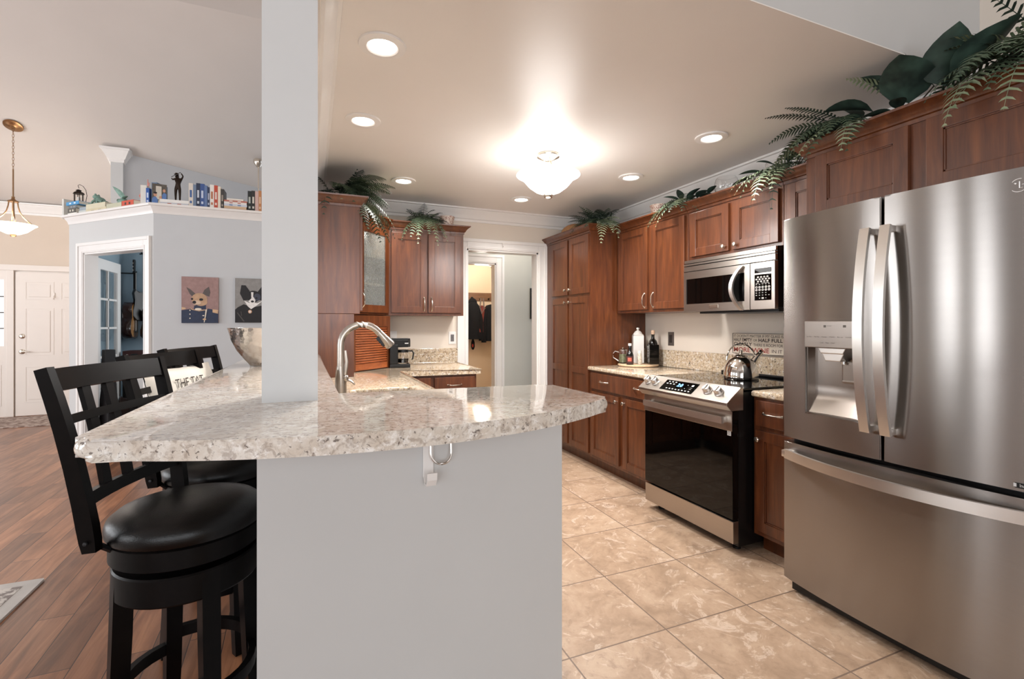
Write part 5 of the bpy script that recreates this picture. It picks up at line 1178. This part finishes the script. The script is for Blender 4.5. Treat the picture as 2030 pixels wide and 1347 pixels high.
# upright row, spines towards the room
x = -1.139
for w_, h, col, band, lb in ((.037, .245, (214, 206, 196), (70, 100, 150), 'cream and blue upright book, first of the row beside the bronze golfer'),
    (.026, .235, (110, 128, 152), None, 'slim grey-blue upright book, second of the row beside the golfer'), (.034, .252, (40, 50, 74), (190, 196, 206), 'dark navy upright book with pale lettering, third of the golfer row'),
    (.036, .25, (58, 84, 140), (190, 200, 220), 'bright blue upright book, fourth of the golfer row'), (.024, .236, (96, 118, 160), None, 'slim mid-blue upright book, fifth of the golfer row'),
    (.022, .222, (44, 54, 84), (170, 176, 196), 'short navy upright book, right before the white one in the row'), (.036, .25, (226, 222, 216), (180, 120, 90), 'white upright book between the navy and red ones'),
    (.033, .246, (186, 76, 56), (220, 200, 190), 'red upright book with pale lettering on the ledge'), (.024, .238, (222, 212, 196), None, 'slim cream upright book right of the red one'), (.030, .215, (62, 58, 56), (150, 140, 130), 'dark book with a picture cover at the end of the row before the flat stack')):
    book(T(x, 5.70, ZL), w_, h, .16, col, lb, GB, band=band); x += w_+.0006
# flat stack on the right
z = ZL; x = -.842
for w_, h, col, band, lb in ((.222, .022, (122, 62, 54), (200, 180, 170), 'reddish brown book at the bottom of the flat stack of six'), (.205, .026, (206, 176, 144), None, 'tan book, second from bottom of the flat stack of six'), (.215, .022, (196, 202, 214), (90, 110, 150), 'pale blue book in the middle of the flat stack of six'),
    (.210, .02, (224, 220, 216), (170, 90, 80), 'white book with red lettering, fourth up in the flat stack of six'), (.216, .018, (178, 112, 98), (226, 216, 208), 'dusty red book, second from top of the flat stack of six'), (.15, .016, (222, 216, 206), None, 'small cream book on top of the flat stack of six')):
    book(T(x+(.222-w_)*.5, 5.70, z), w_, h, .15, col, lb, GB, True, band); z += h+.0005
x = -.617
for w_, h, col, band, lb in ((.034, .222, (34, 38, 36), (170, 176, 170), 'black upright book with pale lettering right of the flat stack'), (.033, .228, (44, 42, 40), (206, 200, 190), 'charcoal upright book with cream lettering, second right of the flat stack'), (.032, .226, (204, 172, 164), None, 'pink upright book between the charcoal and orange ones'),
    (.026, .235, (186, 128, 84), (220, 190, 160), 'orange upright book nearest the white post')):
    book(T(x, 5.70, ZL), w_, h, .16, col, lb, GB, band=band); x += w_+.0006
# flat books under the golfer
z = ZL
for w_, h, col, band, lb in ((.24, .017, (50, 60, 88), (200, 206, 220), 'navy book at the bottom of the pile under the golfer statue'), (.235, .018, (196, 198, 206), (170, 90, 70), 'grey-white book in the middle of the pile under the golfer statue'), (.24, .03, (232, 230, 226), None, 'thick white book on top of the pile under the golfer statue')):
    book(T(-1.382+(.24-w_)/2, 5.715, z), w_, h, .17, col, lb, GB, True, band); z += h+.0005
zg = z
# big picture book and the thin blue one at the corner
o = book(T(-1.455, 5.735, ZL, -.30), .05, .225, .17, (96, 116, 140), 'large book with a photographic cover of two men at the ledge corner', GB)
book(T(-1.500, 5.733, ZL, -.15), .028, .165, .15, (56, 96, 170), 'slim bright blue upright book at the ledge corner', GB, band=(200, 214, 236))
book(T(-1.562, 5.80, ZL, -.1), .052, .205, .15, (230, 226, 216), 'thick white upright book behind the slim blue one', GB)
# leaning photo: cover art as a framed print in front of the thick book
t = thing('photo_print', 'glossy photo of two men in blue shirts propped on the ledge corner', 'picture', (-1.385, 5.80, ZL), local=False)
PF = TX((-1.440, 5.728, ZL), (.82, .57, 0), (0, 0, 1), (.57, -.82, 0))
PF = TX((-1.445, 5.712, ZL), (.98, .2, 0), (0, 0, 1), (.2, -.98, 0))
MB().box(0, .118, 0, .212, -.004, 0, PF).build('print', pm('photo_ground', (92, 86, 78), .3, var=.3, vscale=30), t)
m = MB(); cols = [pm('photo_pale', (206, 200, 188), .4), pm('photo_blue', (90, 124, 180), .4), pm('photo_skin', (200, 150, 124), .4), pm('photo_dark', (34, 32, 34), .4)]
for ci, fn, a in ((0, 'poly', ([(.03, .06), (.075, .06), (.075, .19), (.03, .19)],)), (1, 'poly', ([(0, 0), (.045, 0), (.045, .06), (.03, .085), (.01, .08), (0, .06)],)), (2, 'ell', (.025, .105, .014, .02)), (3, 'ell', (.025, .122, .015, .01)), (0, 'poly', ([(.045, 0), (.085, 0), (.08, .05), (.06, .065), (.05, .05)],)), (2, 'ell', (.066, .08, .011, .016)), (1, 'poly', ([(.08, .06), (.115, .04), (.115, .12), (.095, .13), (.08, .11)],)), (2, 'ell', (.096, .15, .011, .016)), (3, 'poly', ([(.1, 0), (.117, 0), (.117, .05), (.1, .04)],))):
    m.mi = ci; getattr(m, fn)(*a, PF @ T(0, 0, .0004+.0002*ci))
m.build('photo_image', cols, t, recalc=False)
# bronze golfer
t = thing('golfer_statue', 'bronze statue of a golfer with club raised, standing on white books', 'statue', (-1.25, 5.79, zg), local=True)
def skin(name, joints, edges, mat, parent, sub=2):
    me = bpy.data.meshes.new(name); me.from_pydata([j[0] for j in joints], edges, []); o = bpy.data.objects.new(name, me); C.objects.link(o)
    o.modifiers.new('skin', 'SKIN')
    for i, j in enumerate(joints):
        v = me.skin_vertices[0].data[i]; r = j[1]; v.radius = r if isinstance(r, tuple) else (r, r); v.use_root = (i == 0)
    md = o.modifiers.new('sub', 'SUBSURF'); md.levels = md.render_levels = sub
    dg = bpy.context.evaluated_depsgraph_get(); me2 = bpy.data.meshes.new_from_object(o.evaluated_get(dg)); bpy.data.objects.remove(o)
    o = bpy.data.objects.new(name, me2); C.objects.link(o); me2.materials.clear(); me2.materials.append(mat); o.parent = parent
    for p in me2.polygons: p.use_smooth = True
    return o
k = .29
skin('figure', [((0, 0, .50*k), (.085*k, .065*k)), ((-.055*k, 0, .47*k), .055*k), ((-.06*k, -.01*k, .27*k), .04*k), ((-.06*k, 0, .05*k), .028*k), ((-.065*k, -.07*k, .03*k), .022*k), ((.055*k, 0, .47*k), .055*k), ((.065*k, -.02*k, .27*k), .04*k), ((.06*k, .01*k, .05*k), .028*k), ((.08*k, -.06*k, .03*k), .022*k),
    ((.01*k, 0, .62*k), (.085*k, .06*k)), ((.01*k, 0, .76*k), (.10*k, .065*k)), ((.0, -.01*k, .835*k), .033*k), ((-.03*k, -.02*k, .91*k), (.052*k, .05*k)),
    ((.11*k, 0, .79*k), .036*k), ((.16*k, -.01*k, .90*k), .026*k), ((.10*k, -.02*k, 1.0*k), .02*k), ((-.09*k, -.02*k, .78*k), .036*k), ((-.14*k, -.05*k, .74*k), .0245*k), ((-.17*k, -.05*k, .80*k), .02*k)],
    [(0, 1), (1, 2), (2, 3), (3, 4), (0, 5), (5, 6), (6, 7), (7, 8), (0, 9), (9, 10), (10, 11), (11, 12), (10, 13), (13, 14), (14, 15), (10, 16), (16, 17), (17, 18)], M_DBRONZE, t, 1)
MB().lathe([(.0, .935*k), (.075*k, .935*k), (.07*k, .95*k), (.045*k, .965*k), (.04*k, .99*k), (0, 1.0*k)], T(-.03*k, -.025*k, 0)).build('hat', M_DBRONZE, t, True)
MB().tube([(.10*k, -.02*k, .985*k), (.085*k, -.02*k, 1.03*k), (-.2*k, .06*k, .86*k)], .0028, 6).build('club', M_DBRONZE, t, True)
MB().lathe([(0, 0), (.11*k, 0), (.12*k, .006), (.11*k, .011), (0, .0115)], None, 20, 1.1, .8).build('base', M_DBRONZE, t, True)
# things on the angled ledge
def on45(tt, back, z=ZL, rz=0): p = CN+D45*tt+Vector((.7071, .7071))*back; return FR((p.x, p.y, z), (.7071, -.7071, 0), (.7071, .7071, 0)) @ Matrix.Rotation(rz, 4, 'Z')
def flatbook(tt, back, z, w_, h, d, col, lb, band=None): book(on45(tt, back, z), w_, h, d, col, lb, GB, True, band); return z+h+.0005
z = flatbook(1.50, .02, ZL, .17, .042, .17, (226, 222, 214), 'thick white book at the bottom of the pile under the lantern', (60, 60, 60))
z = flatbook(1.50, .02, z, .145, .05, .17, (84, 80, 74), 'grey-striped boxed book in the pile under the lantern', (214, 206, 190))
z = flatbook(1.50, .03, z, .15, .035, .16, (110, 116, 118), 'dark grey book just under the bright blue one', (160, 160, 160))
zl = flatbook(1.53, .02, z, .24, .036, .16, (70, 146, 196), 'bright blue book directly under the black lantern', (226, 232, 236))
z = flatbook(1.315, .03, ZL, .14, .055, .16, (192, 194, 190), 'pale grey thick book right of the lantern pile'); z = flatbook(1.30, .03, z, .15, .035, .16, (150, 160, 168), 'blue-grey book above the pale grey one beside the frog')
book(on45(1.655, .04), .035, .22, .15, (206, 204, 198), 'pale grey upright binder at the far left end of the ledge', GB)
z = flatbook(1.16, .02, ZL, .36, .055, .17, (200, 188, 158), 'long yellowed book at the bottom under the frog', (170, 160, 130)); zf = flatbook(1.16, .02, z, .34, .05, .17, (206, 198, 172), 'cream cloth book directly under the green frog')
zb2 = flatbook(.795, .02, ZL, .25, .075, .17, (186, 184, 160), 'grey-green thick book under the green shell ornament')
z = flatbook(.545, .02, ZL, .20, .022, .16, (196, 140, 120), 'thin salmon book below the red one near the corner'); z = flatbook(.54, .02, z, .19, .06, .16, (196, 74, 48), 'red-orange book with dark lettering near the ledge corner', (60, 40, 36))
t = thing('candle_lantern', 'small black candle lantern with a curled hanger on the blue book', 'lantern', tuple(on45(1.46, .10, zl).translation), local=True)
MB().lathe([(0, 0), (.05, 0), (.052, .008), (.046, .014), (.044, .022), (0, .022)], None, 6).build('base', M_DBRONZE, t)
m = MB()
for q in range(6): a = PI/3*q; m.tube([(.04*math.cos(a), .04*math.sin(a), .02), (.04*math.cos(a), .04*math.sin(a), .105)], .0035, 5)
m.build('post_frame', M_DBRONZE, t); MB().lathe([(0, .1052), (.055, .1052), (.048, .118), (.03, .13), (.022, .133), (.022, .142), (.03, .144), (.012, .155), (0, .158)], None, 6).build('roof', M_DBRONZE, t)
MB().lathe([(0, .0225), (.016, .0225), (.016, .07), (0, .07)], None, 14).build('candle', M_WHITE, t, True)
MB().tube([(.05, .03, .02), (.062, .03, .10), (.056, .02, .16), (.035, .012, .198), (.008, .0, .212), (-.006, 0, .20), (-.002, 0, .182), (.004, 0, .17)], .0028, 6).build('hanger', M_DBRONZE, t, True)
t = thing('frog_figurine', 'green crouching frog figurine on cream books', 'figurine', tuple(on45(1.06, .10, zf).translation), -.4, local=True)
m = MB(); m.ball((0, 0, .045), .045, (1.15, .95, .95)); m.ball((-.04, 0, .09), .032, (1.15, 1.0, .75)); m.ball((-.035, -.02, .112), .011); m.ball((-.035, .02, .112), .011); m.ball((.045, 0, .026), .026, (1.7, 1.6, .95))
for q in (-1, 1): m.tube([(-.025, .03*q, .055), (-.045, .045*q, .03), (-.06, .045*q, .006), (-.085, .05*q, .006)], [.014, .011, .009, .006]); m.tube([(.05, .04*q, .03), (.01, .058*q, .035), (.03, .06*q, .01), (-.02, .064*q, .007)], [.018, .015, .011, .007])
m.build('body', M_VERDI, t, True)
t = thing('shell_ornament', 'green shell-shaped ornament with a leaf fin on the ledge', 'figurine', tuple(on45(.67, .10, zb2).translation), -.7, local=True)
MB().ball((0, 0, .034), .034, (1.9, 1.0, 1.0)).build('body', M_VERDI, t, True)
m = MB(); leaf(m, (.03, 0, .05), (-.75, 0, .8), .20, .06, (0, 1, 0), .15); leaf(m, (0, .01, .05), (-.9, .1, .25), .12, .05); leaf(m, (.02, -.01, .05), (.8, -.1, .5), .09, .04); m.build('fin', M_VERDI, t, True, recalc=False)
t = thing('coral_ornament', 'pink branching coral ornament at the ledge corner', 'figurine', tuple(on45(.36, .14, ZL).translation), local=True)
m = MB(); m.lathe([(0, 0), (.03, 0), (.03, .01), (.015, .02), (0, .02)])
for a, b, c_ in ((0, .02, .32), (.8, .05, .24), (2.5, .05, .26), (4, .06, .18), (5.3, .05, .28), (1.6, .04, .2)): m.tube([(0, 0, .012), (.3*b*math.cos(a), .3*b*math.sin(a), c_*.4), (b*math.cos(a), b*math.sin(a), c_*.75), (b*.9*math.cos(a+.4), b*.9*math.sin(a+.4), c_)], [.012, .01, .007, .004])
m.build('branches', M_CORAL, t, True)

# ---------------------------------------------------------------- study: guitars and gear
def guitar(label, loc, rz, face, body, neck_l=.62, waist=1.0, acoustic=True, tilt=0):
    t = thing('guitar', label, 'guitar', loc, rz, local=True)
    o = [(0, .0), (.12, .012), (.185, .07), (.195, .15), (.165, .23), (.125, .275), (.13, .33), (.15, .38), (.13, .44), (.07, .475), (0, .48)]
    if not acoustic: o = [(0, .0), (.11, .012), (.16, .07), (.16, .15), (.125, .22), (.12, .28), (.15, .36), (.13, .42), (.085, .38), (.05, .37), (0, .37)]
    pts = [(x*waist, z) for x, z in o]+[(-x*waist, z) for x, z in o[::-1][1:-1]]
    d = .10 if acoustic else .045; M = TX((0, 0, 0), (1, 0, 0), (-0, math.sin(tilt), math.cos(tilt)), (0, -math.cos(tilt), math.sin(tilt)))
    MB().prism(pts, 0, d, M, .008).build('body', body, t, True, ang=50)
    m = MB(); m.prism([(x*.93, .02+z*.92) for x, z in pts], d+.0003, d+.0015, M); m.build('top', face, t)
    m = MB(); m.box(-.025, .025, o[-1][1]-.12, o[-1][1]+neck_l*.62, d-.012, d+.012, M, .003); m.build('neck', M_ESP, t)
    m = MB(); e = o[-1][1]+neck_l*.62; m.prism([(-.022, e+.001), (.022, e+.001), (.04, e+.15), (.025, e+.17), (-.025, e+.17), (-.04, e+.15)], d-.015, d+.003, M); m.build('headstock', M_BLACK, t)
    m = MB()
    for q in (-1, 1):
        for k in range(3): m.tube([M @ Vector((q*.026, e+.03+.045*k, d-.006)), M @ Vector((q*.06, e+.03+.045*k, d-.006))], .006, 6)
    m.build('tuner', M_NICKEL, t); m = MB()
    for k in range(6): m.tube([M @ Vector((-.016+.0064*k, .10, d+.014)), M @ Vector((-.014+.0056*k, e, d+.0135))], .0012, 4)
    m.build('strings', M_HANDLE, t); MB().box(-.05, .05, .09, .11, d+.0018, d+.013, M, .002).build('bridge', M_BLACK, t)
    if acoustic: MB().ell(0, .29, .045, .045, M @ T(0, 0, d+.0018), n=24).build('sound_hole', M_BLACK, t)
    m = MB(); m.tube([M @ Vector((0, e-.01, d-.02)), M @ Vector((0, e-.01, -.07))], .009, 6); m.tube([M @ Vector((-.05, e+.02, d+.01)), M @ Vector((-.035, e-.012, d-.02)), M @ Vector((.035, e-.012, d-.02)), M @ Vector((.05, e+.02, d+.01))], .007, 6); m.build('hanger', M_BLACK, t)
    return t
M_BURST = pm('burst_finish', (40, 20, 14), .12, coat=.6, var=.5, vscale=4); M_SPRUCE = pm('spruce_top', (176, 128, 78), .25, coat=.4, var=.1)
guitar('dark guitar with honey-coloured top hanging on the study wall, seen from its side', (-2.235, 7.70, 1.09), 1.62, M_SPRUCE, M_BURST, .62)
guitar('black electric guitar hanging near the door casing inside the study', (-2.055, 7.74, 1.32), .75, M_BLACK, M_BLACK, .86, .9, False)
guitar('dark guitar hanging behind the right door casing in the study', (-1.96, 7.75, 1.06), .9, M_BLACK, M_BLACK, .62, 1.0, False)
guitar('red-brown electric guitar leaning upright in the study behind the stools', (-1.99, 7.05, .03), .5, M_BURST, M_BURST, .6, .9, False, -.1)
t = thing('guitar_stand', 'black folding stand under the red-brown study guitar', 'stand', (-1.99, 7.05, 0), .5, local=True)
m = MB(); m.tube([(-.16, -.1, .008), (0, .05, .35)], .009, 6); m.tube([(.16, -.1, .008), (0, .05, .35)], .009, 6); m.tube([(0, .2, .008), (0, .05, .35)], .009, 6); m.build('frame', M_BLACK, t, True)
t = thing('amplifier', 'dark amplifier cabinet with small head on a shelf in the study', 'amplifier', (-1.9, 7.45, 0), local=True)
MB().box(-.25, .22, -.15, .15, .0, .80, None, .01).build('cabinet', M_BLACK, t); MB().box(-.25, .22, -.15, .12, .8005, .95, None, .008).build('head', pm('oxblood_vinyl', (58, 24, 22), .5), t)
m = MB()
for k in range(5): m.lathe([(0, 0), (.012, 0), (.01, .014), (0, .015)], dirM((-.2+.08*k, -.1505, .90), (0, -1, 0)), 12)
m.build('knob', M_HANDLE, t, True); MB().box(-.22, .19, -.154, -.15, .06, .74, None, .002).build('grille', pm('grille_cloth', (40, 38, 36), .9, var=.3, vscale=200), t)
tag(MB().box(-1.80, -1.58, 6.35, 6.6, 0, .72, None, .006).build('storage_box', pm('white_cardboard', (206, 206, 204), .8)), 'white cardboard box standing inside the study door', 'box')
tag(MB().prism([(-.12, 0), (.12, 0), (.1, .45), (.05, .55), (.04, 1.0), (-.04, 1.0), (-.05, .55), (-.1, .45)], -.05, .05, TX((-2.07, 6.62, 0), (.6, -.8, 0), (0, 0, 1), (-.8, -.6, 0)), .012).build('guitar_case', pm('black_case', (24, 22, 24), .6)), 'black soft guitar case standing upright by the study door', 'case')

# ---------------------------------------------------------------- hall: coats and picture
HY = 7.2995
t = thing('coat_rack', 'brown wooden coat rack board on the tan mudroom wall', 'coat rack', (2.46, HY, 1.65))
MB().box(2.24, 2.70, HY-.02, HY, 1.655, 1.785, None, .004).build('board', M_OAK, t)
for x in (2.34, 2.47, 2.61): MB().tube([(x, HY-.02, 1.69), (x, HY-.06, 1.675), (x, HY-.075, 1.70)], .007, 6).build('peg', M_DBRONZE, t, True)
def coat(name, label, cx, y, ztop, zbot, wd, dp, mat, hood=True, sleeves=True):
    t = thing(name, label, 'coat', (cx, y, zbot), local=True); H = ztop-zbot
    m = MB(); n = 24
    prof = [(.03, 1.0), (.30, .97), (.44, .90), (.50, .75), (.47, .5), (.5, .2), (.52, 0)]
    vs = []
    for r, zz in prof:
        for k in range(n):
            a = 2*PI*k/n; f = 1+.07*math.sin(5*a+zz*6)*(1-zz*.6); vs.append((wd*r*math.cos(a)*f, dp*(.25+r)*math.sin(a)*f, H*zz))
    m.raw(vs, [(i*n+k, i*n+(k+1) % n, (i+1)*n+(k+1) % n, (i+1)*n+k) for i in range(len(prof)-1) for k in range(n)]+[tuple(range((len(prof)-1)*n, len(prof)*n))]); m.build('body', mat, t, True)
    if hood: m = MB(); m.ball((0, -.01, H*.97), wd*.30, (1.0, .7, 1.1)); m.tube([(-.02, 0, H*1.0), (.0, 0, H*1.14)], [.05, .012]); m.build('hood', mat, t, True)
    if sleeves:
        for q in (-1, 1): MB().tube([(q*wd*.40, -.02, H*.86), (q*wd*.53, -.03, H*.5), (q*wd*.55, -.03, H*-.04)], [.05, .052, .04], 10).build('sleeve', mat, t, True)
    return t
M_CBLK = pm('black_fleece', (15, 14, 17), .95, var=.2); M_CRED = pm('rust_nylon', (112, 42, 30), .7, var=.2)
coat('hooded_jacket', 'black hooded jacket hanging from the left peg of the coat rack', 2.32, HY-.105, 1.63, 1.05, .25, .15, M_CBLK)
coat('rust_vest', 'rust red vest hanging between the two black jackets', 2.47, HY-.09, 1.58, 1.16, .16, .12, M_CRED, False, False)
coat('dark_jacket', 'black jacket hanging from the right peg of the coat rack', 2.63, HY-.11, 1.60, 1.02, .24, .15, M_CBLK, False)
tag(MB().tube([(2.44, HY-.17, 1.69), (2.42, HY-.18, 1.55), (2.45, HY-.18, 1.45), (2.49, HY-.18, 1.52), (2.48, HY-.17, 1.69)], .010, 6).build('dog_leash', pm('grey_webbing', (120, 104, 96), .8), None, True), 'grey webbing dog leash looped over the middle peg', 'leash')
t = thing('umbrella', 'folded black and red umbrella end hanging below the left jacket', 'umbrella', (2.34, HY-.075, .88), local=True)
MB().lathe([(0, 0), (.016, .01), (.03, .05), (.028, .12), (.014, .16), (.008, .30), (0, .30)], None, 12).build('canopy', M_CBLK, t, True); MB().ball((-.012, -.026, .07), .014, (1, .5, 2)).build('tag', pm('red_tag', (190, 60, 46), .7), t, True)
t = thing('framed_picture', 'black framed picture with white mat on the sage hall wall', 'picture', (2.73, 5.59, 1.35))
m = MB()
for q in ((2.575, 2.60, 1.35, 1.742), (2.875, 2.90, 1.35, 1.742), (2.60, 2.875, 1.35, 1.375), (2.60, 2.875, 1.717, 1.742)): m.box(q[0], q[1], 5.575, 5.599, q[2], q[3], None, .003)
m.build('frame', M_BLACK, t); MB().box(2.60, 2.875, 5.588, 5.598, 1.375, 1.717).build('mat_board', M_TRIM, t)
MB().box(2.66, 2.815, 5.587, 5.5879, 1.44, 1.66).build('print', pm('print_grey', (150, 150, 148), .6, var=.3, vscale=12), t)
